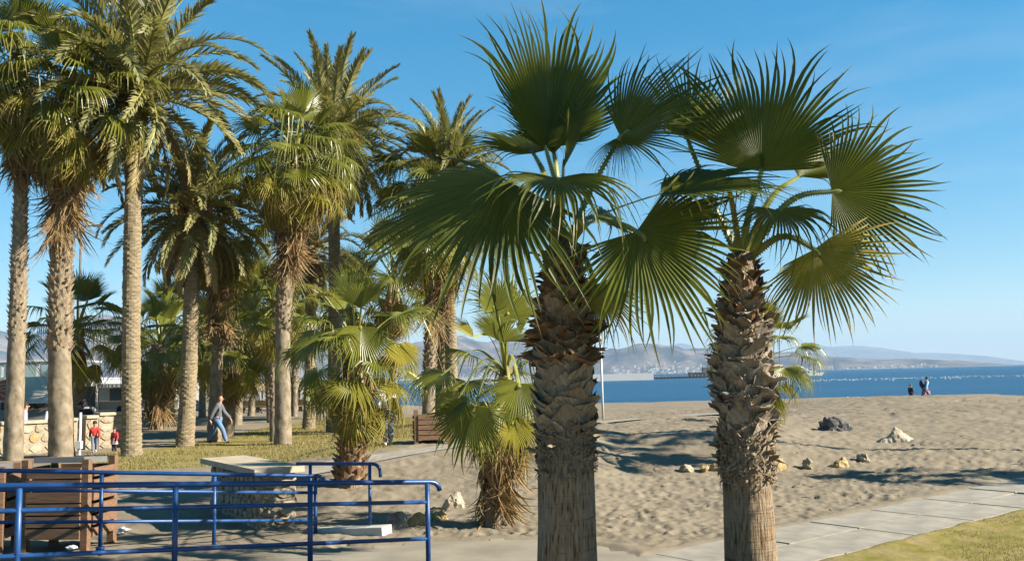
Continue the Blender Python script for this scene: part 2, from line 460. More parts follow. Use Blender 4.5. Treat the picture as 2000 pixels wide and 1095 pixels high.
def smooth_path(pts, n=8):
    """Catmull-Rom through the points"""
    P = [Vector(p) for p in pts]; P = [P[0] * 2 - P[1]] + P + [P[-1] * 2 - P[-2]]
    out = []
    for i in range(1, len(P) - 2):
        for k in range(n):
            t = k / n; a, b, c, d = P[i - 1:i + 3]
            out.append(0.5 * ((2 * b) + (c - a) * t + (2 * a - 5 * b + 4 * c - d) * t * t + (3 * b - a - 3 * c + d) * t ** 3))
    out.append(P[-2]); return out

# ------------------------------------------------------------------ the setting
# lawns and paths in ground coordinates
def gp(pts):
    return [(G(*p).x, G(*p).y) for p in pts]
LAWN_L = gp([(165, 905), (250, 918), (400, 912), (470, 905), (590, 897), (640, 893), (720, 884), (815, 860), (830, 838),
             (815, 815), (700, 812), (600, 822), (520, 835), (440, 855), (330, 872), (235, 880), (160, 890)])
LAWN_R = [(3.7, 7.0), (3.75, 9.6)] + gp([(1600, 1085), (1680, 1056), (1760, 1030), (1850, 1006), (1930, 988), (2010, 972)]) + [(12.9, 17.0), (15, 17), (15, 7)]
PATH_R = [Vector((-0.2, 9.75, 0)), Vector((1.86, 10.84, 0)), Vector((8.88, 16.36, 0)), Vector((13.2, 19.76, 0))]
pd = (PATH_R[2] - PATH_R[1]).normalized(); pn = Vector((-pd.y, pd.x, 0))
PATH_POLY = [tuple((PATH_R[1] - pd * 1.2 + pn * .85)[:2]), tuple((PATH_R[3] + pn * .85)[:2]), tuple((PATH_R[3] - pn * .85)[:2]), tuple((PATH_R[1] - pd * 1.2 - pn * .85)[:2])]
PAVE_POLY = [(-14, 4), (-14, 6.2), (-5.45, 11.1), (-1.45, 13.05), (-0.2, 13.15), (0.75, 12.9), (1.5, 11.9), (1.75, 10.9), (2.4, 10.0), (2.9, 7.0), (2.9, 4)]
LP = [G(920, 866), G(850, 876), G(760, 890), G(660, 908), G(560, 926)]
LPATH_POLY = [(p.x, p.y + .75) for p in LP] + [(p.x, p.y - .75) for p in LP[::-1]]

rows, cols = 900, 760
Yr = 3.2 * (135 / 3.2) ** (np.linspace(0, 1, rows))
th = np.linspace(-0.88, 0.80, cols)
YY = np.repeat(Yr[:, None], cols, 1); XX = np.tan(th)[None, :] * YY
ZB = gz(XX, YY)
dl = np.minimum(poly_dist(XX, YY, LAWN_L), poly_dist(XX, YY, LAWN_R))
lawn = np.clip(0.5 - (dl + 1.3 * (fbm(XX * 1.3, YY * 1.3, 31) - .47)) / 0.7, 0, 1)
dp = np.minimum(np.minimum(poly_dist(XX, YY, PATH_POLY), poly_dist(XX, YY, PAVE_POLY)), poly_dist(XX, YY, LPATH_POLY))
amp = ss(-0.05, 0.5, dp) * (1 - 0.8 * lawn)
slope_smooth = np.exp(-((YY - 21.5) / 2.0) ** 2) * (XX > -1) * (1 - ss(4, 9, XX))
left = ss(-0.28, -0.18, XX / YY)
mound = ss(-8, -5, XX) * (1 - ss(0, 2, XX)) * ss(13, 15, YY) * (1 - ss(24, 28, YY))
foot = pits(XX, YY, 0.34, 3) * 0.036 + pits(XX + 31, YY + 7, 0.24, 9) * 0.045 * (1 - ss(20, 30, YY)) + pits(XX + 11, YY + 3, 0.7, 15) * 0.03 * ss(24, 34, YY)
big = (fbm(XX * 0.9, YY * 0.9, 5) - 0.47) * 0.07 + (fbm(XX * 0.35, YY * 0.35, 8) - 0.47) * 0.22 * ss(16, 22, YY)
rip = (fbm(XX * 3.1 + YY * 1.2, YY * 3.0, 21) - 0.47) * 0.10
fade = 1 - 0.6 * ss(45, 100, YY)
ZZ = ZB + amp * fade * (left * (-foot * (1 - 0.75 * slope_smooth) * (1 - .6 * mound)) + rip * (.55 + .45 * left) + big * (0.3 + .7 * left))
ZZ = ZZ - 0.035 * (1 - ss(-0.12, 0.10, dp)) + 0.02 * np.exp(-(dp / 0.25) ** 2) * fbm(XX * 2, YY * 2, 4) + 0.075 * np.exp(-((dp - .05) / 0.28) ** 2) * np.clip(fbm(XX * 1.4, YY * 1.4, 44, 5) - .40, 0, 1) * (XX > -1)
ZZ = ZZ - 0.8 * ss(100, 135, YY) * left
gm = bpy.data.meshes.new('ground')
V = np.stack([XX, YY, ZZ], -1).reshape(-1, 3)
ii = np.arange(rows * cols).reshape(rows, cols)
F = np.stack([ii[:-1, :-1], ii[:-1, 1:], ii[1:, 1:], ii[1:, :-1]], -1).reshape(-1, 4)
gm.vertices.add(len(V)); gm.vertices.foreach_set('co', V.ravel())
gm.loops.add(F.size); gm.loops.foreach_set('vertex_index', F.ravel())
gm.polygons.add(len(F)); gm.polygons.foreach_set('loop_start', np.arange(len(F)) * 4); gm.polygons.foreach_set('loop_total', np.full(len(F), 4))
gm.polygons.foreach_set('use_smooth', np.ones(len(F), bool))
so_ = gm.attributes.new('soil', 'FLOAT', 'POINT'); so_.data.foreach_set('value', (np.exp(-(poly_dist(XX, YY, LAWN_R) / .7) ** 2) + .8 * np.exp(-((XX + 9.5) / 2.2) ** 2 - ((YY - 27.0) / 1.3) ** 2)).ravel())
aa = gm.attributes.new('lawn', 'FLOAT', 'POINT'); aa.data.foreach_set('value', lawn.ravel())
gm.update(); gm.validate(); gm.materials.append(MT['ground'])
link('ground', gm, kind='structure')

def sheet(name, quads, mat, **kw):
    mb = MB()
    for q in quads: mb.add(q, [tuple(range(len(q)))])
    return mb.build(name, mat, **kw)
# flat town ground on the left, beyond the plaza
mb = MB()
lp = [(-113, 134.5), (-27, 134.5), (-60, 300), (-200, 1000), (-1200, 5400), (-9000, 5400), (-9000, 134.5)]
mb.add([(x, y, -0.1) for x, y in lp], [tuple(range(len(lp)))])
mb.build('land', MT['concrete'], kind='structure')
# the sea
sheet('sea', [[(-2600, 40, -0.95), (9000, 40, -0.95), (9000, 7200, -0.95), (-2600, 7200, -0.95)]], MT['sea'], kind='structure')

# foreground pavement and ramp
import itertools
def ramp_z(x, y):
    a = (x * .868 + y * .496)          # along the ramp, falling to the right
    return -0.13 + 0.068 * max(0.0, 4.69 - a)
mb = MB()
N = 40
xs = np.linspace(-14, 3, 86); ys = np.linspace(4, 13.4, 48)
gxx, gyy = np.meshgrid(xs, ys)
okm = poly_dist(gxx, gyy, PAVE_POLY) < 0.08
vid = {}
for j in range(len(ys) - 1):
    for i in range(len(xs) - 1):
        if okm[j, i] and okm[j, i + 1] and okm[j + 1, i] and okm[j + 1, i + 1]:
            fc = []
            for (jj, i2) in ((j, i), (j, i + 1), (j + 1, i + 1), (j + 1, i)):
                if (jj, i2) not in vid:
                    x, y = xs[i2], ys[jj]
                    vid[(jj, i2)] = len(mb.v)
                    mb.v.append((x, y, float(gz(x, y)) + 0.004 + 0.5 * max(0, ramp_z(x, y) + .13) * (y < 11.2 + .5 * (x + 1.1))))
                fc.append(vid[(jj, i2)])
            mb.f.append(tuple(fc)); mb.m.append(0)
mb.build('pavement', MT['concrete'], smooth=True, kind='structure')

# slabbed path on the right: each slab its own piece
path = thing('path', (0, 0, 0), None, None); path['kind'] = 'structure'
slab = MB(); slab.box((0, 0, 0), (1.66, 0.815, 0.06)); slab_me = slab.mesh('slab', [MT['concrete_pale']])
rng = random.Random(4)
ang = math.atan2(pd.y, pd.x)
for k in range(10):
    for sgn in (-1, 1):
        c = PATH_R[1] + pd * (-0.35 + 1.7 * k) + pn * (0.422 * sgn)
        M_ = Matrix.Translation((c.x, c.y, float(gz(c.x, c.y)) - 0.027 + rng.uniform(-.005, .005))) @ Matrix.Rotation(ang + rng.uniform(-.01, .01), 4, 'Z') @ Matrix.Rotation(rng.uniform(-.008, .008), 4, 'Y')
        link('slab', slab_me, path, mat=M_)
# concrete path past the mid palms
mb = MB(); lpp = smooth_path([p for p in LP], 6)
for i, p in enumerate(lpp):
    for s_ in (-.75, .75):
        mb.v.append((p.x, p.y + s_, float(gz(p.x, p.y + s_)) + 0.012))
for i in range(len(lpp) - 1):
    mb.f.append((2 * i, 2 * i + 2, 2 * i + 3, 2 * i + 1)); mb.m.append(0)
mb.build('path', MT['concrete_pale'], kind='structure')
# narrow far path on the beach
mb = MB()
fp = [G(1170, 826), G(1230, 820), G(1300, 815), G(1390, 809), G(1500, 806)]
for p in fp:
    for s_ in (-.9, .9): mb.v.append((p.x, p.y + s_, float(gz(p.x, p.y + s_)) + 0.03))
for i in range(len(fp) - 1):
    mb.f.append((2 * i, 2 * i + 2, 2 * i + 3, 2 * i + 1)); mb.m.append(0)
mb.build('beach_path', MT['concrete_pale'], kind='structure')

# grass
def grass(name, poly, n, hmin, hmax, wd, seed, extra=None):
    rs = np.random.RandomState(seed)
    xs_ = [p[0] for p in poly]; ys_ = [p[1] for p in poly]
    P = rs.uniform((min(xs_), min(ys_)), (max(xs_), max(ys_)), (n * 4, 2))
    if extra is not None: P = P[extra(P)]
    d = poly_dist(P[:, 0], P[:, 1], poly)
    keep = (d < -0.05 + 0.35 * (rs.rand(len(P)) - .4)) & (fbm(P[:, 0] * .8, P[:, 1] * .8, 17) > 0.36 + .14 * rs.rand(len(P)))
    P = P[keep][:n]; m = len(P)
    z = gz(P[:, 0], P[:, 1]) - 0.01
    a = rs.uniform(0, 6.28, m); h = rs.uniform(hmin, hmax, m); ln = rs.uniform(0, .9, m)[:, None] * h[:, None]
    dr = np.stack([np.cos(a), np.sin(a)], 1)
    A = np.column_stack([P - dr * wd, z]); B = np.column_stack([P + dr * wd, z])
    T = np.column_stack([P + np.stack([-dr[:, 1], dr[:, 0]], 1) * ln, z + h])
    V = np.stack([A, B, T], 1).reshape(-1, 3)
    me = bpy.data.meshes.new(name)
    me.vertices.add(3 * m); me.vertices.foreach_set('co', V.ravel())
    me.loops.add(3 * m); me.loops.foreach_set('vertex_index', np.arange(3 * m))
    me.polygons.add(m); me.polygons.foreach_set('loop_start', np.arange(m) * 3); me.polygons.foreach_set('loop_total', np.full(m, 3))
    at_ = me.attributes.new('rnd', 'FLOAT', 'POINT'); at_.data.foreach_set('value', np.repeat(rs.rand(m), 3))
    me.update(); me.materials.append(MT['grass'])
    return link(name, me, kind='stuff')
MT['grass'] = leaf_mat('grass_blade', (0.19, 0.175, 0.03), (0.50, 0.39, 0.155), (0.3, 0.25, 0.1), 2.0, 0.3, 0.6, 0.2)
grass('grass', LAWN_L, 45000, .04, .10, .012, 1)
grass('grass', LAWN_R, 60000, .02, .05, .005, 2, lambda P: poly_dist(P[:, 0], P[:, 1], PATH_POLY) > .05)

# ------------------------------------------------------------------ hills, haze
def hill_range(name, prof, Y, depth, rough, seed):
    pxs = np.arange(prof[0][0], prof[-1][0] + 1, 6.0)
    tops = np.interp(pxs, [p[0] for p in prof], [p[1] for p in prof])
    nr = 26; mb = MB(); n = len(pxs)
    for j in range(nr):
        t = j / (nr - 1) * 1.5                          # 1 = ridge
        for i in range(n):
            p = at(pxs[i], tops[i], Y + depth)
            H = p.z + 1
            k = math.sin(min(t, 1) * math.pi / 2) ** 1.2 if t <= 1 else 1 - (t - 1) * 1.2
            yy = Y + depth * t; xx = p.x * (1 + 0.0 * t)
            q = mnoise.fractal(Vector((xx / (depth * .5), yy / (depth * .5), seed)), 1.0, 2.0, 6)
            env = 4 * k * (1 - k) if t <= 1 else k
            mb.v.append((xx, yy, -1 + H * max(-.2, k + rough * q * (.25 + env))))
    for j in range(nr - 1):
        for i in range(n - 1):
            a = j * n + i
            mb.f.append((a, a + 1, a + 1 + n, a + n)); mb.m.append(0)
    return mb.build(name, MT['hill'], smooth=True, kind='structure')
hill_range('hills', [(-260, 640), (0, 646), (120, 655), (230, 652), (290, 664), (350, 672), (470, 690), (600, 698), (720, 676), (800, 668), (870, 664), (930, 668), (1000, 676), (1080, 684),
                     (1180, 690), (1205, 682), (1245, 674), (1290, 674), (1325, 681), (1345, 687), (1400, 687), (1430, 683), (1500, 689), (1560, 696), (1600, 699), (1700, 702), (1750, 705), (1800, 708), (1845, 712), (1900, 716)], 6200, 1500, .5, 3.0)
hill_range('mountains', [(1150, 700), (1270, 682), (1300, 675), (1325, 671), (1345, 680), (1400, 684), (1520, 690), (1570, 684), (1595, 677), (1650, 675), (1685, 682), (1725, 695), (1765, 690), (1795, 689), (1825, 698), (1850, 705), (1900, 708), (2000, 709), (2100, 712)], 15000, 4500, .10, 9.0)
hz = MB(); hz.box((0, 9000, 345), (44000, 26000, 693)); hz_o = hz.build('haze', [], kind='stuff')
hm = bpy.data.materials.new('haze_air'); hm.use_nodes = True; hm.node_tree.nodes.clear()
pv = hm.node_tree.nodes.new('ShaderNodeVolumePrincipled'); ho = hm.node_tree.nodes.new('ShaderNodeOutputMaterial')
pv.inputs['Density'].default_value = 0.000072; pv.inputs['Color'].default_value = (0.36, 0.52, 0.72, 1); pv.inputs['Anisotropy'].default_value = 0.0
hm.node_tree.links.new(pv.outputs[0], ho.inputs['Volume']); hz_o.data.materials.append(hm)

# ------------------------------------------------------------------ palm builders
def fan_blade(mb, seed, Rr=1.0, nseg=40, spread=200, fused=0.55, droop=0.15, vfold=0.25, tipdroop=0.25, fold=0.7, rag=0.06,
              ts=(0.03, .2, .4, .55, .68, .8, .91, 1.0), mat=0, T=None, thin=1.0, side=0.28, bend=0.05, fringe=False):
    """a fan leaf: pleated segments that are joined near the hub and split towards hanging tips"""
    rg = random.Random(seed); sp = R(spread); da = sp / nseg; T = T or Matrix()
    vs = []; fs = []; at_t = []; at_r = []
    for i in range(nseg):
        a = (-.5 + (i + .5) / nseg) * sp
        u = abs(a) / (sp / 2)
        L = Rr * (1 - side * u * u) * rg.uniform(1 - rag, 1 + rag)
        td = tipdroop * rg.uniform(.3, 1.7); lb = rg.uniform(-bend, bend); rn = rg.random(); tw = rg.uniform(-.35, .35)
        if rg.random() < .09: td *= rg.uniform(2, 5); lb *= 2.5
        if fringe and u > .70:
            q_ = (u - .70) / .30; L *= 1 - q_ * rg.uniform(.05, .62); td *= 1 + 2.4 * q_ * rg.random(); lb += rg.uniform(-.22, .22) * q_
        fz = fused * rg.uniform(.94, 1.06)
        base = len(vs)
        for t in ts:
            if t <= fz:
                rr = L * t; w_ = rr * math.tan(da / 2); aa_ = a; s_ = 0
                zt = 0
            else:
                s_ = (t - fz) / (1 - fz)
                rr = L * (fz + (1 - fz) * (s_ - .32 * td * s_ * s_)); aa_ = a + lb * s_ * s_
                w_ = L * fz * math.tan(da / 2) * max(.02, (1 - s_) ** .8) * thin
                zt = -td * s_ * s_ * L * (1 - fz) * 1.3
            cx, cy = rr * math.sin(aa_), rr * math.cos(aa_)
            ex, ey = math.cos(aa_), -math.sin(aa_)
            zd = -droop * (rr / Rr) ** 2 * Rr + zt
            up = fold * w_
            for k in (-1, 0, 1):
                zc = vfold * abs(rr * math.sin(a + k * da / 2 * (1 - s_))) + zd
                z = zc + (up * .5 if k else -up * .5) + k * tw * w_ * s_
                vs.append(T @ Vector((cx + ex * w_ * k, cy + ey * w_ * k, z)))
                at_t.append(t); at_r.append(rn)
        for j in range(len(ts) - 1):
            o = base + 3 * j
            fs += [(o, o + 1, o + 4, o + 3), (o + 1, o + 2, o + 5, o + 4)]
    mb.add(vs, fs, mat, t=at_t, rnd=at_r)

def petiole(mb, pts, w0, w1, mat=1, teeth=0):
    pts = [Vector(p) for p in pts]; n = len(pts); vs = []; fs = []
    for i, p in enumerate(pts):
        t = (pts[min(i + 1, n - 1)] - pts[max(i - 1, 0)]).normalized()
        sx = t.cross(Vector((0, 0, 1)))
        sx = sx.normalized() if sx.length > .05 else Vector((1, 0, 0))
        up = sx.cross(t); k = i / (n - 1); w_ = w0 * (1 - k) ** 1.5 + w1 * (1 - (1 - k) ** 1.5)
        h = w_ * .42
        vs += [p + sx * w_, p + up * h * .5, p - sx * w_, p - up * h]
    for i in range(n - 1):
        for k in range(4):
            fs.append((i * 4 + k, i * 4 + (k + 1) % 4, i * 4 + 4 + (k + 1) % 4, i * 4 + 4 + k))
    mb.add(vs, fs, mat, t=0.2, rnd=0.5)
    if teeth:
        for i in range(n - 1):
            for e in (0, 2):
                a = vs[i * 4 + e]; b = vs[i * 4 + 4 + e]; out = (a - pts[i]).normalized() * .02
                for q in range(teeth):
                    k0 = (q + .2) / teeth; k1 = (q + .7) / teeth
                    mb.add([a.lerp(b, k0), a.lerp(b, k1), a.lerp(b, (k0 + k1) / 2 + .03) + out], [(0, 1, 2)], mat, t=0.2, rnd=.2)

FANLIB = {}
def fan_proto(cls, v):
    """frond meshes for palms at middle distance, made once per kind; the stalk foot is at the origin, +Y outwards, blade radius 1"""
    key = (cls, v)
    if key in FANLIB: return FANLIB[key]
    rg = random.Random(hash(cls) % 1000 * 0 + sum(map(ord, cls)) * 7 + v); mb = MB()
    P = dict(young=1.0, mature=1.15, old=1.0, dead=.55)[cls] * rg.uniform(.85, 1.15)
    arch = dict(young=.05, mature=.18, old=.25, dead=.1)[cls]
    n = 7
    pts = [Vector((0, P * k / (n - 1), -arch * P * (k / (n - 1)) ** 2)) for k in range(n)]
    petiole(mb, pts, .06, .022, 1)
    pitch = dict(young=8, mature=34, old=24, dead=8)[cls] + rg.uniform(-8, 8)
    T = Matrix.Translation(pts[-1]) @ Matrix.Rotation(-R(pitch), 4, 'X') @ Matrix.Rotation(R(rg.uniform(-15, 15)), 4, 'Y')
    kw = dict(young=dict(nseg=34, spread=rg.uniform(130, 190), fused=.6, droop=.08, vfold=.35, tipdroop=.12),
              mature=dict(nseg=36, spread=rg.uniform(190, 230), fused=.5, droop=.22, vfold=.12, tipdroop=.55),
              old=dict(nseg=32, spread=rg.uniform(130, 190), fused=.45, droop=.10, vfold=-.30, tipdroop=.35, bend=.14, rag=.1),
              dead=dict(nseg=15, spread=rg.uniform(50, 100), fused=.32, droop=-.05, vfold=-.35, tipdroop=.25, bend=.22, rag=.22, side=.1, thin=1.7))[cls]
    fan_blade(mb, rg.randint(0, 9999), ts=(.04, .25, .45, .62, .78, .9, 1.0), T=T, **kw)
    m0 = {'young': 'fan', 'mature': 'fan', 'old': 'fan_old', 'dead': 'fan_dead'}[cls]
    m1 = 'petiole_dry' if cls == 'dead' else 'petiole'
    FANLIB[key] = mb.mesh('frond', [MT[m0], MT[m1]])
    return FANLIB[key]

DATELIB = {}
def date_proto(cls, v):
    key = (cls, v)
    if key in DATELIB: return DATELIB[key]
    rg = random.Random(sum(map(ord, cls)) * 13 + v); mb = MB()
    L = 1.0; bendt = dict(up=R(40), arch=R(85), low=R(70), dry=R(45))[cls] * rg.uniform(.8, 1.2)
    n = 16; pts = [Vector((0, 0, 0))]; tans = []
    for k in range(n):
        s_ = k / (n - 1); a = -bendt * s_ ** 1.6
        tans.append(Vector((0, math.cos(a), math.sin(a))))
        if k < n - 1: pts.append(pts[-1] + tans[-1] * (L / (n - 1)))
    mb.tube(pts, [.014 * (1 - .85 * k / (n - 1)) for k in range(n)], 4, 1, attrs=dict(t=.2, rnd=.5))
    NL = 84
    for i in range(NL):
        s_ = .10 + .90 * (i / (NL - 1)) ** .95
        k = s_ * (n - 1); k0 = min(int(k), n - 2)
        p = pts[k0].lerp(pts[k0 + 1], k - k0); t = tans[k0].lerp(tans[k0 + 1], k - k0).normalized()
        nz = Vector((1, 0, 0)).cross(t).normalized()
        for sg in (-1, 1):
            ll = (.14 * min(1, s_ / .3) ** .6 * (1 - .55 * max(0, s_ - .5) / .5)) * rg.uniform(.85, 1.1)
            phi = R(62 - 34 * s_) + rg.uniform(-.12, .12)
            vv = R(rg.choice((12, 30, 50)) + rg.uniform(-8, 8)) * (.3 if cls == 'dry' else 1)
            sd_ = Vector((sg, 0, 0)) * math.cos(vv) + nz * math.sin(vv)
            d = (t * math.cos(phi) + sd_ * math.sin(phi)).normalized()
            wv = d.cross(nz).normalized() * .0062 + nz * rg.uniform(-.004, .004)
            dn = Vector((0, 0, -1)) * (.10 if cls != 'dry' else .35)
            m_ = p + d * ll * .55; e = p + (d + dn * .5).normalized() * ll
            rn = rg.random()
            mb.add([p - wv * .6, p + wv * .6, m_ + wv, m_ - wv, e], [(0, 1, 2, 3), (3, 2, 4)], 0, t=[.2, .2, .6, .6, 1], rnd=rn)
    DATELIB[key] = mb.mesh('frond', [MT['date_old' if cls == 'dry' else 'date'], MT['petiole_dry' if cls == 'dry' else 'petiole']])
    return DATELIB[key]

def place_frond(me, palm, base, az, el, size, roll=0.0):
    """base in the palm's own coordinates"""
    Yv = Vector((math.cos(el) * math.cos(az), math.cos(el) * math.sin(az), math.sin(el)))
    Xv = Yv.cross(Vector((0, 0, 1)))
    Xv = Xv.normalized() if Xv.length > 1e-3 else Vector((-math.sin(az), math.cos(az), 0))
    Zv = Xv.cross(Yv)
    M_ = basis(base, Xv, Yv, Zv) @ Matrix.Rotation(roll, 4, 'Y') @ Matrix.Scale(size, 4)
    return link('frond', me, palm, mat=M_)

def trunk_mesh(axis, rad, n=20, ring=0.0, ringstep=.14, noise_=.03, seed=0, uvs=(1.0, 1.0)):
    """axis: function height-> offset; rad: list of (z, r)"""
    zs0, rs0 = zip(*rad); H = zs0[-1]; mb = MB(); uv = []
    step = ringstep / 3 if ring else .10
    zs = np.arange(zs0[0], H + step, step)
    for j, z in enumerate(zs):
        c = axis(z); r0_ = np.interp(z, zs0, rs0)
        for i in range(n + 1):
            a = 2 * math.pi * i / n
            q = mnoise.noise(Vector((math.cos(a) * 2, math.sin(a) * 2, z * 2.0 + seed)))
            rr = r0_ * (1 + noise_ * q * 2)
            if ring:
                ph = (z / ringstep + .35 * math.sin(a * 2 + z * 3) + (i % 2) * .5 * (ring > .02)) % 1.0
                rr += ring * (1 - ph) ** 1.5 + ring * .6 * mnoise.noise(Vector((math.cos(a) * 6, math.sin(a) * 6, z * 7)))
            mb.v.append((c.x + math.cos(a) * rr, c.y + math.sin(a) * rr, z)); uv.append((i / n * uvs[0], z * uvs[1]))
    m = n + 1
    for j in range(len(zs) - 1):
        for i in range(n):
            a = j * m + i; mb.f.append((a, a + 1, a + 1 + m, a + m)); mb.m.append(0)
    k = len(mb.v); c = axis(H); mb.v.append((c.x, c.y, H + .05)); uv.append((.5, H))
    for i in range(n): mb.f.append(((len(zs) - 1) * m + i, (len(zs) - 1) * m + i + 1, k)); mb.m.append(0)
    mb.uv = uv
    return mb

def stubs(axis, rad, z0, z1, n, seed, sz=.11, out=.05):
    rg = random.Random(seed); mb = MB(); zs0, rs0 = zip(*rad)
    for i in range(n):
        z = z0 + (z1 - z0) * (i + rg.random()) / n; a = i * 2.39996 + rg.uniform(-.2, .2)
        r_0 = np.interp(z, zs0, rs0); c = axis(z)
        rd = Vector((math.cos(a), math.sin(a), 0)); tg = Vector((-math.sin(a), math.cos(a), 0)); up = Vector((0, 0, 1))
        s_ = sz * rg.uniform(.6, 1.35); ou = out * rg.uniform(.5, 1.7)
        p = Vector((c.x, c.y, z)) + rd * (r_0 * .94)
        tip = p + rd * (ou + r_0 * .06) + up * s_ * rg.uniform(.3, .9)
        mb.add([p - tg * s_ * .62, p + tg * s_ * .62, p - up * s_ * .8 + rd * .005, tip + tg * s_ * .28, tip - tg * s_ * .28],
               [(0, 2, 4), (2, 1, 3), (4, 2, 3), (0, 4, 3, 1)], 0)
    return mb

def mk_axis(top, curve=0.0):
    """top: offset of the trunk's head from its foot"""
    H = top.z
    def ax(z):
        k = max(0, z) / H
        return Vector((top.x * k + curve * math.sin(k * math.pi), top.y * k, z))
    return ax

def fan_palm(foot, head, label, r_base, r_top, leaf=.95, counts=(9, 16, 12, 34), skirt=1.6, seed=1, group='fan palms of the seaside grove', smooth_to=.35, curve=0.0, customs=(), dead_leaf=None, el_low=-35, bark_='bark_wash', stub_='boot', stub_k=1.0):
    """foot and head in world coordinates; counts of young, mature, yellowing and dry fronds"""
    rg = random.Random(seed)
    t = thing('fan_palm', foot, label, 'palm tree', group)
    top = head - foot; ax = mk_axis(top, curve or rg.uniform(-.2, .2)); H = top.z
    rad = [(-.25, r_base * 1.12), (.25, r_base * 1.04), (H * .3, r_base * .9), (H * .8, r_top), (H, r_top * .85)]
    trunk_mesh(ax, rad, 16, seed=seed, noise_=.06, uvs=(1, 1)).build('trunk', MT[bark_], t, smooth=True)
    if H * (1 - smooth_to) > .4:
        stubs(ax, rad, H * smooth_to, H - .1, int(90 * (H * (1 - smooth_to)) * r_top / .15 * .5) + 20, seed, r_top * .62 * stub_k, r_top * .34 * stub_k).build('leaf_base', MT[stub_], t, kind='stuff')
    ny, nm, no, nd = counts; i = 0
    off = rg.uniform(0, 6.28)
    def put(cls, nvar, el, size, zb, inr, k):
        az = off + k * 2.39996 + rg.uniform(-.25, .25)
        c = ax(zb); b = Vector((c.x + math.cos(az) * inr, c.y + math.sin(az) * inr, zb))
        place_frond(fan_proto(cls, rg.randrange(nvar)), t, b, az, el, size, rg.uniform(-.25, .25))
    for k in range(ny):
        put('young', 3, R(85 - 40 * k / max(1, ny - 1)), leaf * rg.uniform(.8, 1.05), H, .02, i); i += 1
    for k in range(nm):
        put('mature', 4, R(50 - (50 - el_low * .5) * k / max(1, nm - 1) + rg.uniform(-6, 6)), leaf * rg.uniform(.9, 1.1), H - .05 - .2 * k / nm, r_top * .5, i); i += 1
    for k in range(no):
        put('old', 4, R(-12 + (el_low - 20) * k / max(1, no - 1) + rg.uniform(-8, 8)), leaf * rg.uniform(.85, 1.05), H - .25 - .35 * k / no, r_top * .8, i); i += 1
    dl_ = dead_leaf or leaf
    for k in range(nd):
        u = k / max(1, nd - 1)
        put('dead', 5, R(-54 - 31 * min(1, u * 1.5) + rg.uniform(-8, 6)), dl_ * rg.uniform(.7, 1.15), max(.7, H - .35 - skirt * u), r_top * .95, i); i += 1
    for c in customs:
        custom_frond(t, foot, ax(H) + foot, *c)
    return t

def date_palm(foot, head, label, r_trunk, leaf=4.0, counts=(18, 28, 28, 14), seed=1, group='tall date palms of the grove', stalks=6):
    rg = random.Random(seed); t = thing('date_palm', foot, label, 'palm tree', group)
    top = head - foot; ax = mk_axis(top, rg.uniform(-.12, .12)); H = top.z
    rad = [(-.25, r_trunk * 1.2), (.2, r_trunk * 1.1), (1.0, r_trunk), (H * .9, r_trunk * .88), (H, r_trunk * 1.1)]
    trunk_mesh(ax, rad, 22, ring=.03, ringstep=.15, noise_=.03, seed=seed, uvs=(1, 1)).build('trunk', MT['bark_date'], t, smooth=False)
    stubs(ax, rad, H - 1.3, H + .1, 90, seed, .17, .16).build('leaf_base', MT['boot_brown'], t, kind='stuff')
    off = rg.uniform(0, 6.28); i = 0
    spec = (('up', 3, 86, 55, counts[0], 1.0), ('arch', 4, 55, 12, counts[1], 1.0), ('low', 4, 10, -35, counts[2], .95), ('dry', 3, -35, -75, counts[3], .8))
    for cls, nv, e0, e1, n, sz in spec:
        for k in range(n):
            az = off + i * 2.39996 + rg.uniform(-.2, .2); i += 1
            el = R(e0 + (e1 - e0) * k / max(1, n - 1) + rg.uniform(-6, 6))
            zb = H - .1 - .5 * (90 - math.degrees(el)) / 170
            c = ax(zb); b = Vector((c.x + math.cos(az) * r_trunk * .6, c.y + math.sin(az) * r_trunk * .6, zb))
            place_frond(date_proto(cls, rg.randrange(nv)), t, b, az, el, leaf * sz * rg.uniform(.88, 1.08), rg.uniform(-.5, .5))
    for k in range(stalks):
        az = rg.uniform(0, 6.28); mb = MB(); d = Vector((math.cos(az), math.sin(az), 0)); p0 = ax(H - .2)
        p1 = p0 + d * .7 + Vector((0, 0, .35)); p2 = p0 + d * 1.25 + Vector((0, 0, -.1))
        mb.tube(smooth_path([p0, p1, p2], 4), .018, 4)
        for q in range(12):
            e = p2 + Vector((rg.uniform(-.3, .3), rg.uniform(-.3, .3), rg.uniform(-.6, -.2)))
            mb.tube([p2, (p2 + e) / 2 + d * .06, e], .007, 3)
        mb.build('fruit_stalk', MT['fruit'], t)
    return t

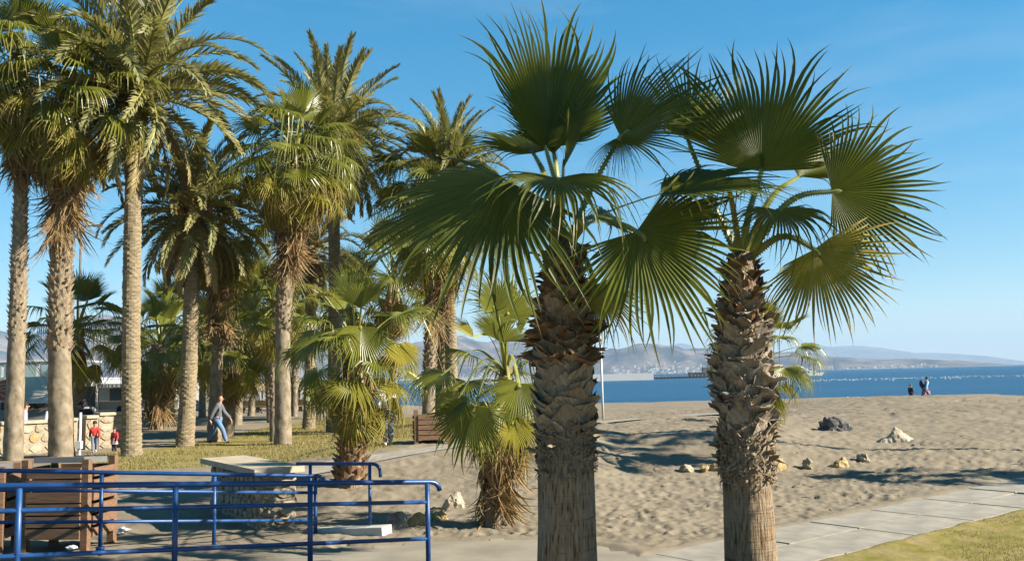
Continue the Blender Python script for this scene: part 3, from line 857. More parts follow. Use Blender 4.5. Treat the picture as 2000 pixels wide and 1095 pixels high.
def custom_frond(t, foot, crown, hub, tip, nrm, spread=210, kw=None, mat='fan_near', pet=None, wpet=(.05, .016), nseg=52):
    """one frond set where the photograph shows it: hub and tip are (px, py, distance)"""
    kw = dict(kw or {})
    h = at(*hub); e = at(*tip); Yv = (e - h); L = Yv.length; Yv.normalize()
    N_ = Vector(nrm); Zv = (N_ - Yv * N_.dot(Yv)).normalized(); Xv = Yv.cross(Zv)
    M_ = basis(h - foot, Xv, Yv, Zv)
    mb = MB()
    args = dict(nseg=nseg, spread=spread, fused=.56, droop=.08, vfold=.2, tipdroop=.22, rag=.13, bend=.12, fold=.75, fringe=True,
                ts=(.02, .12, .25, .4, .52, .6, .7, .8, .88, .95, 1.0))
    args.update(kw)
    fan_blade(mb, int(hub[0] * 7 + hub[1]), L, **args)
    fr = link('frond', mb.mesh('frond', [MT[mat]]), t, mat=M_)
    # the stalk, from the crown to the hub and a little way into the blade
    inv = M_.inverted()
    c = crown - foot; hp = h - foot
    mid = pet
    if mid is None:
        mid = (c + hp) / 2 + Vector((0, 0, .16 * (hp - c).length))
    else:
        mid = at(*mid) - foot
    pts = smooth_path([c, mid, hp, hp + Yv * L * .12 - Zv * .01], 6)
    pm = MB(); petiole(pm, [inv @ p for p in pts], wpet[0], wpet[1], 0, teeth=3)
    link('petiole', pm.mesh('petiole', [MT['petiole']]), fr)
    return fr

# ------------------------------------------------------------------ the two palms in front
def boot_meshes(kind, n, seed, mat):
    out = []
    for k in range(n):
        rg = random.Random(seed * 100 + k); mb = MB()
        w0 = {'broad': .29, 'jag': .20, 'frill': .10}[kind] * rg.uniform(.75, 1.25)
        L = {'broad': .205, 'jag': .165, 'frill': .10}[kind] * rg.uniform(.8, 1.25)
        fl = {'broad': .035, 'jag': .075, 'frill': .07}[kind] * rg.uniform(.4, 1.7)
        nu, nv = 6, 4; th_ = .014
        tipo = [rg.uniform(-.16, .12) - .42 * ((i / (nu - 1) - .5) * 2) ** 2 for i in range(nu)]
        if rg.random() < .5: tipo[rg.choice((2, 3))] -= .4                    # split base
        G2 = []
        for lay in (0, 1):
            for j in range(nv):
                v = j / (nv - 1)
                for i in range(nu):
                    u = i / (nu - 1) - .5
                    vv = v + tipo[i] * max(0, v - .5) * 2
                    x = w0 * 2 * u * .5 * (1.05 - {'broad': .12, 'jag': .30, 'frill': .2}[kind] * v) + .02 * math.sin(v * 3 + k) * v
                    curl = fl * vv ** 2 * (1.0 + .8 * abs(u)) - 2.0 * x * x * (1 - .7 * v) + .018 * v * math.sin(u * 9 + k)
                    G2.append((x, vv * L, curl - lay * th_ * (1.4 - v)))
        fs = []
        s0 = nu * nv
        for j in range(nv - 1):
            for i in range(nu - 1):
                a = j * nu + i; fs.append((a, a + 1, a + 1 + nu, a + nu)); fs.append((a + s0 + nu, a + s0 + nu + 1, a + s0 + 1, a + s0))
        for j in range(nv - 1):
            for i in (0, nu - 1):
                a = j * nu + i; q = (a, a + nu, a + nu + s0, a + s0); fs.append(q if i == 0 else q[::-1])
        for i in range(nu - 1):
            a = (nv - 1) * nu + i; fs.append((a, a + 1, a + 1 + s0, a + s0))
        mb.add(G2, fs); out.append(mb.mesh('leaf_base', [MT[mat]]))
    return out
BOOTS = {('broad', 'boot'): boot_meshes('broad', 6, 1, 'boot'), ('jag', 'boot_brown'): boot_meshes('jag', 6, 2, 'boot_brown'),
         ('broad', 'boot_brown'): boot_meshes('broad', 4, 6, 'boot_brown'), ('jag', 'boot_pale'): boot_meshes('jag', 6, 5, 'boot_pale'), ('broad', 'boot_pale'): boot_meshes('broad', 5, 8, 'boot_pale'), ('frill', 'fibre'): boot_meshes('frill', 6, 3, 'fibre')}

def boots(t, ax, rad, z0, z1, n, kind, mat, seed, flare=0.0, scale=1.0, jit=.25):
    rg = random.Random(seed); zs0, rs0 = zip(*rad)
    for i in range(n):
        z = z0 + (z1 - z0) * (i + .5 + rg.uniform(-.4, .4)) / n; a = i * 2.39996 + seed + rg.uniform(-.2, .2)
        c = ax(z); r1 = np.interp(z, zs0, rs0) * .97
        rd = Vector((math.cos(a), math.sin(a), 0)); tg = Vector((-math.sin(a), math.cos(a), 0))
        fl = flare + rg.uniform(-jit, jit) * .8
        Yv = (Vector((0, 0, 1)) * math.cos(fl) + rd * math.sin(fl) + tg * rg.uniform(-jit, jit)).normalized()
        Zv = (rd - Yv * rd.dot(Yv)).normalized(); Xv = Yv.cross(Zv)
        s_ = scale * rg.uniform(.75, 1.2)
        link('leaf_base', rg.choice(BOOTS[(kind, mat)]), t, mat=basis(Vector((c.x, c.y, z)) + rd * r1, Xv, Yv, Zv) @ Matrix.Diagonal((s_ * rg.uniform(.85, 1.15), s_, s_ * rg.uniform(.7, 1.3), 1)))

def fibres(t, ax, rad, z0, z1, n, seed, size=.09):
    rg = random.Random(seed); zs0, rs0 = zip(*rad); mb = MB()
    for i in range(n):
        z = rg.uniform(z0, z1); a = rg.uniform(0, 6.283); c = ax(z); r1 = np.interp(z, zs0, rs0)
        rd = Vector((math.cos(a), math.sin(a), 0)); tg = Vector((-math.sin(a), math.cos(a), 0)); up = Vector((0, 0, 1))
        p = Vector((c.x, c.y, z)) + rd * r1 * .98
        d = (up * rg.uniform(-.9, 1) + tg * rg.uniform(-1, 1)).normalized(); L = size * rg.uniform(.5, 1.6)
        w_ = rg.uniform(.006, .02); s_ = d.cross(rd).normalized() * w_
        o = rd * rg.uniform(.015, .06)
        q = [p, p + d * L * .4 + o, p + d * L * .8 + o * .9, p + d * L + rd * rg.uniform(-.01, .06)]
        vs = []
        for k, x in enumerate(q):
            ww = (1 - k / 3.4)
            vs += [x - s_ * ww, x + s_ * ww]
        mb.add(vs, [(0, 1, 3, 2), (2, 3, 5, 4), (4, 5, 7, 6)])
    return mb.build('fibre', MT['fibre'], t, kind='stuff')

D1 = 9.8
foot1 = at(1108, 1134, D1); foot1.z = float(gz(foot1.x, foot1.y)) - .02
head1 = at(1100, 478, D1 + .05)
p1 = thing('fan_palm', foot1, 'stout front fan palm with shaggy brown shaded trunk, right of the blue railings', 'palm tree', 'fan palms of the seaside grove')
ax1 = mk_axis(head1 - foot1)
H1 = (head1 - foot1).z
def zpx(y, D, foot, hx): return at(hx, y, D).z - foot.z
zz = lambda y: zpx(y, D1, foot1, 1105)
rad1 = [(-.25, .335), (.1, .322), (zz(930), .305), (zz(880), .295), (zz(800), .30), (zz(700), .29), (zz(600), .235), (zz(520), .20), (H1, .15)]
trunk_mesh(ax1, rad1, 48, noise_=.012, seed=2.0, uvs=(1, 1)).build('trunk', MT['bark_near'], p1, smooth=True)
boots(p1, ax1, rad1, zz(905), zz(835), 50, 'frill', 'fibre', 3, .15, 1.0, .7)
fibres(p1, ax1, rad1, zz(925), zz(820), 420, 5, .085)
boots(p1, ax1, rad1, zz(850), zz(690), 74, 'broad', 'boot', 7, .10, 1.0, .3)
boots(p1, ax1, rad1, zz(715), zz(635), 40, 'jag', 'boot_brown', 9, .95, 1.15, .5)
boots(p1, ax1, rad1, zz(720), zz(560), 46, 'broad', 'boot', 10, .25, .85, .45)
boots(p1, ax1, rad1, zz(650), zz(495), 62, 'jag', 'boot_brown', 11, .55, .95, .55)
boots(p1, ax1, rad1, zz(600), zz(500), 30, 'broad', 'boot_brown', 14, .12, .65, .4)
fibres(p1, ax1, rad1, zz(700), zz(480), 300, 8, .12)
D = D1
P1F = [
    ((1066, 288, D + .1), (1086, -2, D + .15), (.55, -.83, .05), 150, dict(vfold=.25, fused=.62, tipdroop=.08, droop=.04, side=.38), 'fan_near', (1090, 380, D)),
    ((1212, 268, D - .2), (1405, 128, D - .6), (-.1, -.80, .55), 168, dict(vfold=.30, fused=.46, tipdroop=.2, side=.22), 'fan_near', (1150, 380, D)),
    ((1210, 268, D - .22), (1172, 338, D - .5), (-.3, -.8, .4), 130, dict(vfold=-.2, fused=.35, tipdroop=.3), 'fan_near', (1150, 380, D)),
    ((1290, 378, D - .7), (1552, 338, D - 1.0), (0.05, -.42, .9), 175, dict(vfold=.18, fused=.55, tipdroop=.15, side=.3), 'fan_near', (1165, 425, D - .3)),
    ((1243, 452, D - 1.0), (1418, 645, D - 1.2), (.1, -.92, .30), 214, dict(vfold=.10, fused=.52, tipdroop=.16, side=.06), 'fan_near', (1150, 425, D - .5)),
    ((988, 352, D - .8), (716, 532, D - 1.3), (.15, -.55, .82), 205, dict(vfold=-.18, fused=.56, tipdroop=.14, droop=.04, side=.16), 'fan_near', (1062, 395, D - .4)),
    ((1163, 556, D + .25), (1242, 672, D + .2), (.3, -.9, .3), 170, dict(vfold=.05, fused=.5, tipdroop=.2), 'fan_old', (1140, 500, D + .2)),
    ((1042, 300, D + .6), (955, 232, D + 1.2), (.1, -.6, .8), 200, dict(fused=.5, tipdroop=.3), 'fan_near', None),
    ((1088, 348, D - .8), (1130, 395, D - 1.8), (0, .1, 1), 210, dict(fused=.5, tipdroop=.45, droop=.2), 'fan_near', None),
    ((1175, 432, D + .6), (1300, 478, D + 1.0), (0, -.5, .85), 200, dict(fused=.5, tipdroop=.3), 'fan_near', None),
    ((1015, 420, D + .5), (930, 520, D + .9), (-.4, -.5, .7), 180, dict(fused=.45, tipdroop=.4, droop=.2), 'fan_near', None),
    ((1100, 330, D - .1), (1125, 175, D - .1), (.8, -.6, 0), 36, dict(vfold=.6, fused=.7, tipdroop=.05), 'fan_near', None),
    ((1082, 300, D + .3), (1030, 160, D + .5), (.3, -.9, 0), 120, dict(vfold=.35, fused=.6, tipdroop=.1), 'fan_near', None),
]
for hb, tp, nr, sp, kw, m_, pt in P1F:
    custom_frond(p1, foot1, head1 + Vector((0, 0, -.12)), hb, tp, nr, sp, kw, m_, pt)

D2 = 10.1
foot2 = at(1467, 1100, D2); foot2.z = float(gz(foot2.x, foot2.y)) - .02
head2 = at(1447, 500, D2 + .05)
p2 = thing('fan_palm', foot2, 'sunlit fan palm in front with ragged pale trunk standing beside the slabbed path', 'palm tree', 'fan palms of the seaside grove')
H2 = (head2 - foot2).z; ax2 = mk_axis(head2 - foot2, -.02)
zz = lambda y: zpx(y, D2, foot2, 1460)
rad2 = [(-.25, .345), (.02, .315), (.18, .285), (zz(1000), .272), (zz(950), .262), (zz(900), .29), (zz(800), .275), (zz(700), .255), (zz(600), .215), (zz(540), .19), (H2, .14)]
trunk_mesh(ax2, rad2, 48, noise_=.012, seed=7.0, uvs=(1, 1)).build('trunk', MT['bark_near'], p2, smooth=True)
boots(p2, ax2, rad2, zz(925), zz(835), 54, 'frill', 'fibre', 4, .2, 1.0, .8)
fibres(p2, ax2, rad2, zz(945), zz(825), 480, 6, .11)
boots(p2, ax2, rad2, zz(860), zz(690), 60, 'broad', 'boot_pale', 8, .22, .95, .5)
boots(p2, ax2, rad2, zz(820), zz(600), 70, 'jag', 'boot_pale', 12, .75, 1.05, .6)
boots(p2, ax2, rad2, zz(690), zz(560), 36, 'broad', 'boot_pale', 15, .2, .75, .45)
boots(p2, ax2, rad2, zz(640), zz(515), 46, 'jag', 'boot_brown', 13, .45, .85, .5)
fibres(p2, ax2, rad2, zz(800), zz(500), 320, 9, .12)
D = D2
P2F = [
    ((1487, 335, D + .1), (1502, 66, D + .15), (-.12, -1, .05), 172, dict(vfold=.14, fused=.55, tipdroop=.08, side=.34), 'fan_near', (1462, 420, D)),
    ((1625, 374, D - .2), (1856, 362, D - .3), (-.15, -.95, .1), 200, dict(vfold=.12, fused=.52, tipdroop=.12, side=.22), 'fan_near', (1540, 395, D - .1)),
    ((1590, 487, D - .5), (1702, 640, D - .7), (-.3, -.88, .25), 190, dict(vfold=.05, fused=.5, tipdroop=.25, droop=.12, side=.12), 'fan_old', (1525, 462, D - .3)),
    ((1342, 268, D + .3), (1372, 110, D + .4), (.25, -.95, 0), 200, dict(vfold=.2, fused=.5, tipdroop=.15, side=.5), 'fan_near', (1395, 400, D + .2)),
    ((1560, 345, D + .5), (1690, 275, D + .9), (-.3, -.8, .5), 150, dict(vfold=.3, fused=.5, tipdroop=.2), 'fan_near', None),
    ((1395, 418, D + .4), (1245, 428, D + .5), (-.1, -.45, .9), 200, dict(fused=.5, tipdroop=.3), 'fan_near', None),
    ((1520, 410, D - .6), (1580, 460, D - 1.3), (0, -.2, 1), 200, dict(fused=.5, tipdroop=.45, droop=.2), 'fan_near', None),
    ((1420, 360, D - .5), (1330, 330, D - 1.2), (0, -.3, .95), 200, dict(fused=.5, tipdroop=.4, droop=.2), 'fan_near', None),
]
for hb, tp, nr, sp, kw, m_, pt in P2F:
    custom_frond(p2, foot2, head2 + Vector((0, 0, -.1)), hb, tp, nr, sp, kw, m_, pt)

# ------------------------------------------------------------------ the grove
def up_at(px, py, foot):
    return at(px, py, foot.y)
def fp_(bx, by, hx, hy, label, rb, rt, fwd=0.0, **kw):
    f = G(bx, by); return fan_palm(f, at(hx, hy, f.y - fwd), label, rb, rt, **kw)
def dp_(bx, by, hx, hy, label, r, **kw):
    f = G(bx, by); return date_palm(f, up_at(hx, hy, f), label, r, **kw)

# small shaggy palm by the railing end and its bigger neighbour
fp_(965, 1026, 988, 728, 'small shaggy fan palm with a brown skirt of dry fronds beside the yellow rocks', .17, .12, bark_='bark_near', stub_='boot_brown', leaf=.68, counts=(4, 9, 9, 70), skirt=1.25, seed=11, smooth_to=.05, dead_leaf=.74, el_low=-50,
    customs=[((968, 606, 12.9), (942, 512, 12.8), (.5, -.8, .1), 170, dict(vfold=.4, tipdroop=.4, fused=.5), 'fan', None, (.03, .012), 40),
             ((992, 618, 13.0), (1008, 530, 13.1), (.3, -.9, 0), 200, dict(tipdroop=.25), 'fan', None, (.03, .012), 40),
             ((925, 657, 12.7), (872, 622, 12.6), (-.6, -.3, .7), 130, dict(tipdroop=.2, vfold=.3), 'fan_old', None, (.03, .012), 34),
             ((868, 728, 12.3), (795, 768, 12.0), (-.2, -.4, .9), 190, dict(tipdroop=.4, droop=.2), 'fan', None, (.03, .012), 40),
             ((1014, 748, 12.2), (1004, 838, 11.9), (.3, -.85, .5), 190, dict(tipdroop=.2, droop=.1), 'fan', None, (.03, .012), 40),
             ((928, 792, 12.0), (895, 915, 11.9), (-.3, -.9, .4), 190, dict(tipdroop=.25, droop=.1), 'fan', None, (.03, .012), 44),
             ((1000, 815, 12.1), (1030, 905, 12.0), (.5, -.8, .3), 150, dict(tipdroop=.2), 'fan_old', None, (.03, .012), 36),
             ((900, 770, 12.2), (850, 835, 12.0), (-.5, -.7, .5), 180, dict(tipdroop=.3), 'fan', None, (.03, .012), 40)])
fp_(684, 945, 698, 672, 'mid sized fan palm with rough dark trunk behind the end of the blue railings', .26, .20, leaf=.84, counts=(4, 12, 18, 40), skirt=.5, seed=12, smooth_to=.0, el_low=-38, dead_leaf=.62, bark_='bark_near', stub_='boot_brown', stub_k=1.25,
    customs=[((705, 637, 17.2), (702, 735, 16.8), (.25, -.85, .5), 170, dict(tipdroop=.2), 'fan', None, (.04, .015), 44),
             ((650, 580, 17.9), (600, 572, 17.6), (-.4, -.3, .8), 150, dict(tipdroop=.35, vfold=.3), 'fan_old', None, (.04, .015), 40),
             ((632, 652, 17.2), (560, 712, 16.8), (-.3, -.6, .7), 190, dict(tipdroop=.3, droop=.15), 'fan', None, (.04, .015), 44),
             ((775, 672, 17.4), (812, 735, 17.2), (.5, -.6, .6), 180, dict(tipdroop=.35, droop=.15), 'fan_old', None, (.04, .015), 44)])
# behind the sunlit palm
f = G(1490, 905); fan_palm(f, at(1492, 690, f.y), 'little fan palm mostly hidden behind the sunlit front palm by the sea', .16, .12, leaf=.68, counts=(7, 14, 6, 10), skirt=.6, seed=13, smooth_to=.1)
# tall ones on the left
dp_(257, 890, 268, 165, 'tallest date palm with straight ringed trunk right of the two small children', .27, leaf=4.6, seed=21, counts=(22, 30, 20, 8))
dp_(361, 872, 372, 395, 'date palm with drooping fronds and shaded ringed trunk left of the walking man', .27, leaf=3.4, seed=22, counts=(12, 22, 30, 20))
dp_(650, 843, 648, 262, 'date palm with a high round crown rising in the middle of the grove', .26, leaf=4.2, seed=23, counts=(22, 32, 30, 16))
dp_(603, 838, 606, 470, 'shorter date palm with ringed trunk just right of the pale grey trunk', .25, leaf=3.2, seed=24, counts=(6, 10, 16, 12), stalks=2)
dp_(884, 826, 876, 318, 'far date palm with slim trunk seen above the wooden bin', .24, leaf=3.0, seed=25, counts=(14, 18, 16, 8))
fp_(553, 868, 578, 300, 'tall fan palm with pale grey trunk and long dry skirt, mid lawn', .29, .21, leaf=1.35, counts=(8, 22, 42, 90), skirt=2.8, seed=31, smooth_to=.38)
fp_(120, 893, 138, 190, 'tall fan palm with thick grey trunk standing in front of the stone wall', .36, .25, fwd=1.2, leaf=1.35, counts=(8, 22, 40, 80), skirt=2.7, seed=32, smooth_to=.3)
fp_(25, 899, 46, 130, 'slim leaning fan palm at the left end of the stone wall', .27, .17, fwd=1.0, leaf=1.25, counts=(8, 18, 30, 46), skirt=1.9, seed=33, smooth_to=.3)
fp_(418, 862, 432, 440, 'fan palm with knobbly trunk and brown skirt directly behind the walking man', .25, .18, leaf=1.2, counts=(6, 14, 28, 80), skirt=2.8, seed=34, smooth_to=.4)
fp_(147, 872, 152, 640, 'shorter yellow-green fan palm hiding behind the thick grey trunk', .24, .2, leaf=1.08, counts=(8, 16, 10, 22), skirt=1.0, seed=35, smooth_to=.3, el_low=-20, dead_leaf=.8)
fp_(311, 838, 312, 672, 'squat dark fan palm with a bell shaped dry skirt on the grey sand', .34, .3, leaf=1.4, counts=(8, 16, 10, 60), skirt=2.0, seed=36, smooth_to=.3, dead_leaf=1.5)
fp_(443, 852, 447, 668, 'fan palm with smooth pale foot just right of the walking man', .29, .24, leaf=1.3, counts=(6, 14, 10, 16), skirt=.8, seed=37, smooth_to=.55)
fp_(462, 829, 466, 655, 'low fan palm left of the tan beach counter', .28, .24, leaf=1.5, counts=(7, 14, 10, 16), skirt=.8, seed=38, smooth_to=.6)
fp_(529, 825, 527, 610, 'thin dark fan palm beside the trestle on the sand', .2, .17, leaf=1.4, counts=(7, 14, 10, 20), skirt=1.0, seed=39, smooth_to=.2)
fp_(535, 862, 534, 590, 'slender fan palm pressed against the left side of the pale grey trunk', .15, .13, leaf=.95, counts=(7, 12, 9, 14), skirt=.8, seed=40, smooth_to=.2)
fp_(836, 830, 853, 430, 'leaning far fan palm, leftmost of three slim trunks above the wooden bin', .26, .2, leaf=1.5, counts=(6, 12, 16, 50), skirt=2.6, seed=41, smooth_to=.2)
fp_(862, 826, 862, 360, 'far fan palm between the leaning trunk and the slim date palm', .26, .2, leaf=1.6, counts=(8, 14, 16, 50), skirt=2.6, seed=42, smooth_to=.2)
fp_(62, 838, 62, 795, 'tiny bushy fan palm behind the stone wall', .1, .1, leaf=.6, counts=(5, 8, 2, 0), skirt=.1, seed=43, smooth_to=1)
# far palms closing the gaps at the back of the grove
for k, (bx, by, hx, hy, lf, lb) in enumerate([
        (335, 815, 337, 640, 1.8, 'far dark fan palm between the two ringed trunks'),
        (395, 815, 396, 610, 1.8, 'far fan palm left of the knobbly trunk'),
        (490, 812, 492, 600, 1.8, 'far fan palm above the left end of the tan counter'),
        (575, 812, 577, 600, 1.9, 'far fan palm above the thatched parasols'),
        (690, 815, 688, 590, 1.9, 'far fan palm behind the rough dark trunk'),
        (770, 815, 768, 540, 1.8, 'far fan palm left of the three slim trunks')]):
    fp_(bx, by, hx, hy, lb, .22, .2, leaf=lf, counts=(8, 14, 8, 16), skirt=1.0, seed=60 + k, smooth_to=.3)
fan_palm(Vector((6.62, 8.52, -.14)), Vector((6.62, 8.52, 7.9)), 'tall fan palm out of view on the right, added to shade the front palms', .36, .28, leaf=.72, counts=(10, 18, 10, 8), skirt=.5, seed=73)  # unseen palm, added so that its trunk and crown shade the front palms
# two palms outside the frame on the right, whose shadows lie on the sand
fan_palm(Vector((16.2, 21.0, .1)), Vector((16.2, 21.0, 8.0)), 'tall slim fan palm out on the sand to the right of the slabbed path', .08, .06, leaf=.72, counts=(8, 20, 4, 0), skirt=.6, seed=71)
fan_palm(Vector((15.7, 17.2, -.1)), Vector((15.7, 17.2, 4.2)), 'slim fan palm at the right end of the slabbed path', .10, .08, leaf=.74, counts=(8, 18, 4, 0), skirt=.7, seed=72)

# ------------------------------------------------------------------ railings
def railing(name, label, posts, h, spacing, rail_r, post_r, ext0, ext1, curl, rails=(0, .245, .69)):
    """posts: list of foot points; ext: how far the rails run past the first and the last post"""
    t = thing(name, posts[0], label, 'railing', 'blue ramp railings')
    o = Vector(posts[0]); d = (Vector(posts[-1]) - o); L = d.length; d.normalize()
    dh = Vector((d.x, d.y, 0)).normalized()
    for p in posts:
        q = Vector(p) - o; mb = MB(); mb.tube([q - Vector((0, 0, .1)), q + Vector((0, 0, h - .02))], post_r, 10); mb.tube([q - Vector((0, 0, .03)), q + Vector((0, 0, .018))], post_r * 2.1, 10)
        mb.build('post', MT['blue'], t, smooth=True)
    for k, dz in enumerate(rails):
        mb = MB(); up = Vector((0, 0, h - dz)); rr = rail_r if k == 0 else rail_r * .8
        a = up - d * ext0; b = up + d * (L + (ext1 if k == 0 else 0))
        pts = [a, b]
        if k == 0 and curl:
            pts = [a, b] + [b + dh * .13 * math.sin(q) - Vector((0, 0, .12 * (1 - math.cos(q)))) for q in (.5, 1.0, 1.5)] + [b + dh * .135 - Vector((0, 0, curl))]
        mb.tube(pts, rr, 10); mb.build('rail', MT['blue'], t, smooth=True)
    return t
def foot_at(X, Y, ztop, h=1.0): return Vector((X, Y, ztop - h))
dirr = Vector((1.299, .743, 0))
A0 = Vector((-5.02, 9.2, 0))
posts = []
for k, zt in enumerate((1.18, 1.075, .975, .872)):
    q = A0 + dirr * k; posts.append(Vector((q.x, q.y, zt - 1.0)))
posts = [posts[0] - (posts[1] - posts[0])] + posts
railing('railing', 'nearest dark blue railing along the ramp, in palm shade', posts, 1.0, 1.5, .031, .031, 1.5, .04, .10)
B0 = Vector((-5.68, 12.47, 0)); posts = []
for k, zt in enumerate((.985, .845, .72)):
    q = B0 + dirr * k; posts.append(Vector((q.x, q.y, zt - 1.0)))
posts = [posts[0] - (posts[1] - posts[0]) * 2, posts[0] - (posts[1] - posts[0])] + posts
railing('railing', 'sunlit blue railing on the far side of the ramp, in front of the slatted bin', posts, 1.0, 1.5, .029, .028, .5, .03, .09, rails=(0, .25, .66))
c1 = at(722, 905, 14.0); c0 = at(606, 905, 14.35)
railing('railing', 'short blue railing with curled end above the white kerb', [Vector((c0.x, c0.y, c0.z - 1.0)), Vector((c1.x, c1.y, c1.z - 1.0))], 1.0, 1, .027, .026, .25, .05, .2, rails=(0, .62))

# white kerb under the short railing
ka = at(620, 1030, 14.2); kb = at(757, 1030, 13.75)
mb = MB(); d = (kb - ka); d.z = 0; L = d.length; d.normalize(); nrm_ = Vector((-d.y, d.x, 0))
mid = (ka + kb) / 2; mb.box((0, 0, 0), (L, .3, .42), Matrix.Rotation(math.atan2(d.y, d.x), 3, 'Z') @ Matrix.Rotation(R(-4), 3, 'Y'))
tag(mb.build('kerb', MT['kerb'], loc=(mid.x, mid.y, -.27)), 'white concrete kerb end below the short blue railing', 'kerb')

# ------------------------------------------------------------------ stones
def rock_mesh(seed, size, mat, sub=3, rough=.25, flat=.6):
    import bmesh
    bm = bmesh.new(); bmesh.ops.create_icosphere(bm, subdivisions=sub, radius=1.0)
    rg = random.Random(seed)
    planes = [(Vector((rg.gauss(0, 1), rg.gauss(0, 1), rg.gauss(0, 1))).normalized(), rg.uniform(.55, .85)) for _ in range(9)]
    for v in bm.verts:
        p = v.co.copy()
        for n_, dd in planes:
            e = p.dot(n_) - dd
            if e > 0: p -= n_ * e * .9
        q = mnoise.fractal(p * 2.2 + Vector((seed * 3.1, 0, 0)), .9, 2.1, 4)
        p *= 1 + rough * q
        v.co = Vector((p.x * size[0], p.y * size[1], p.z * size[2]))
    me = bpy.data.meshes.new('rock'); bm.to_mesh(me); bm.free(); me.materials.append(MT[mat])
    return me
def rock(px, py, w, hgt, label, mat, seed, sub=3, rough=.25, rz=0, sink=.25, group=None):
    p = G(px, py); s_ = p.y / FPX
    sz = (w * s_ / 2 * 1.2, w * s_ / 2 * .8, hgt * s_ / 2 * 1.6)
    o = link('rock', rock_mesh(seed, sz, mat, sub, rough), loc=(p.x, p.y, p.z + sz[2] * (.10 - sink * .4)))
    o.rotation_euler = (0, 0, rz)
    return tag(o, label, 'rock', group)
rock(1629, 838, 52, 30, 'dark jagged boulder half sunk in the dune', 'stone_dark', 1, 4, .30)
wp_ = G(1752, 862); k_ = wp_.y / FPX; mb = MB()
prof = [(-34, 0, 6, 10), (-14, 15, 9, 12), (-4, 26, 8, 12), (12, 17, 10, 10), (24, 6, 8, 9), (40, -6, 3, 6)]
vs = []; rg = random.Random(9)
for x, h_, a_, b_ in prof:
    vs += [Vector((x, -a_ - 8, -14)) * k_, Vector((x + rg.uniform(-3, 3), -a_ * .7, h_ * .55)) * k_, Vector((x + 2, 0, h_)) * k_, Vector((x + rg.uniform(-3, 3), b_, h_ * .5)) * k_, Vector((x, b_ + 8, -14)) * k_]
fs = [(i * 5 + j, i * 5 + 5 + j, i * 5 + 6 + j, i * 5 + 1 + j) for i in range(5) for j in range(4)] + [(0, 1, 2, 3, 4), (29, 28, 27, 26, 25)]
mb.add(vs, fs); o = mb.build('rock', MT['stone_white'], loc=(wp_.x, wp_.y, wp_.z)); tag(o, 'tan wedge shaped boulder with a pale sunlit slope on the dune', 'rock')
md = o.modifiers.new('sub', 'SUBSURF'); md.subdivision_type = 'SIMPLE'; md.levels = 3; md.render_levels = 3
tx = bpy.data.textures.new('rock_relief', 'CLOUDS'); tx.noise_scale = .25
md = o.modifiers.new('relief', 'DISPLACE'); md.texture = tx; md.strength = .14; md.texture_coords = 'LOCAL'
rock(776, 1032, 40, 42, 'grey speckled rock touching the end of the white kerb', 'stone_grey', 3, 4, .2)
rock(815, 1027, 36, 34, 'small yellow rock beside the grey speckled one', 'stone_yellow', 4, 4, .25)
rock(853, 1016, 52, 36, 'largest yellow limestone rock behind the last railing post', 'stone_yellow', 5, 4, .28)
rock(890, 990, 40, 38, 'pale pitted rock next to the brown palm skirt', 'stone_white', 6, 4, .28)
gl = 'pale rocks buried along the foot of the bank'
for k, (x, y, ww, hh, mt, lb) in enumerate([
        (1343, 918, 26, 14, 'stone', 'pale rock farthest left in the row at the foot of the bank'), (1375, 917, 22, 13, 'stone_yellow', 'yellowish rock second from left at the foot of the bank'),
        (1398, 914, 20, 17, 'stone_yellow', 'brown rock touching the left edge of the sunlit trunk'), (1521, 911, 30, 22, 'stone_yellow', 'orange rock just right of the sunlit trunk'),
        (1577, 909, 22, 15, 'stone', 'pale split rock in the middle of the row'), (1640, 907, 32, 18, 'stone_yellow', 'bright yellow rounded rock at the foot of the bank'), (1687, 896, 28, 18, 'stone', 'beige rock right of the bright yellow one'),
        (1793, 873, 24, 12, 'stone_grey', 'half buried rock right below the tan wedge boulder'),
        ]):
    rock(x, y, ww, hh, lb, mt, 20 + k, 3, .25, k * 1.3, .3, gl)

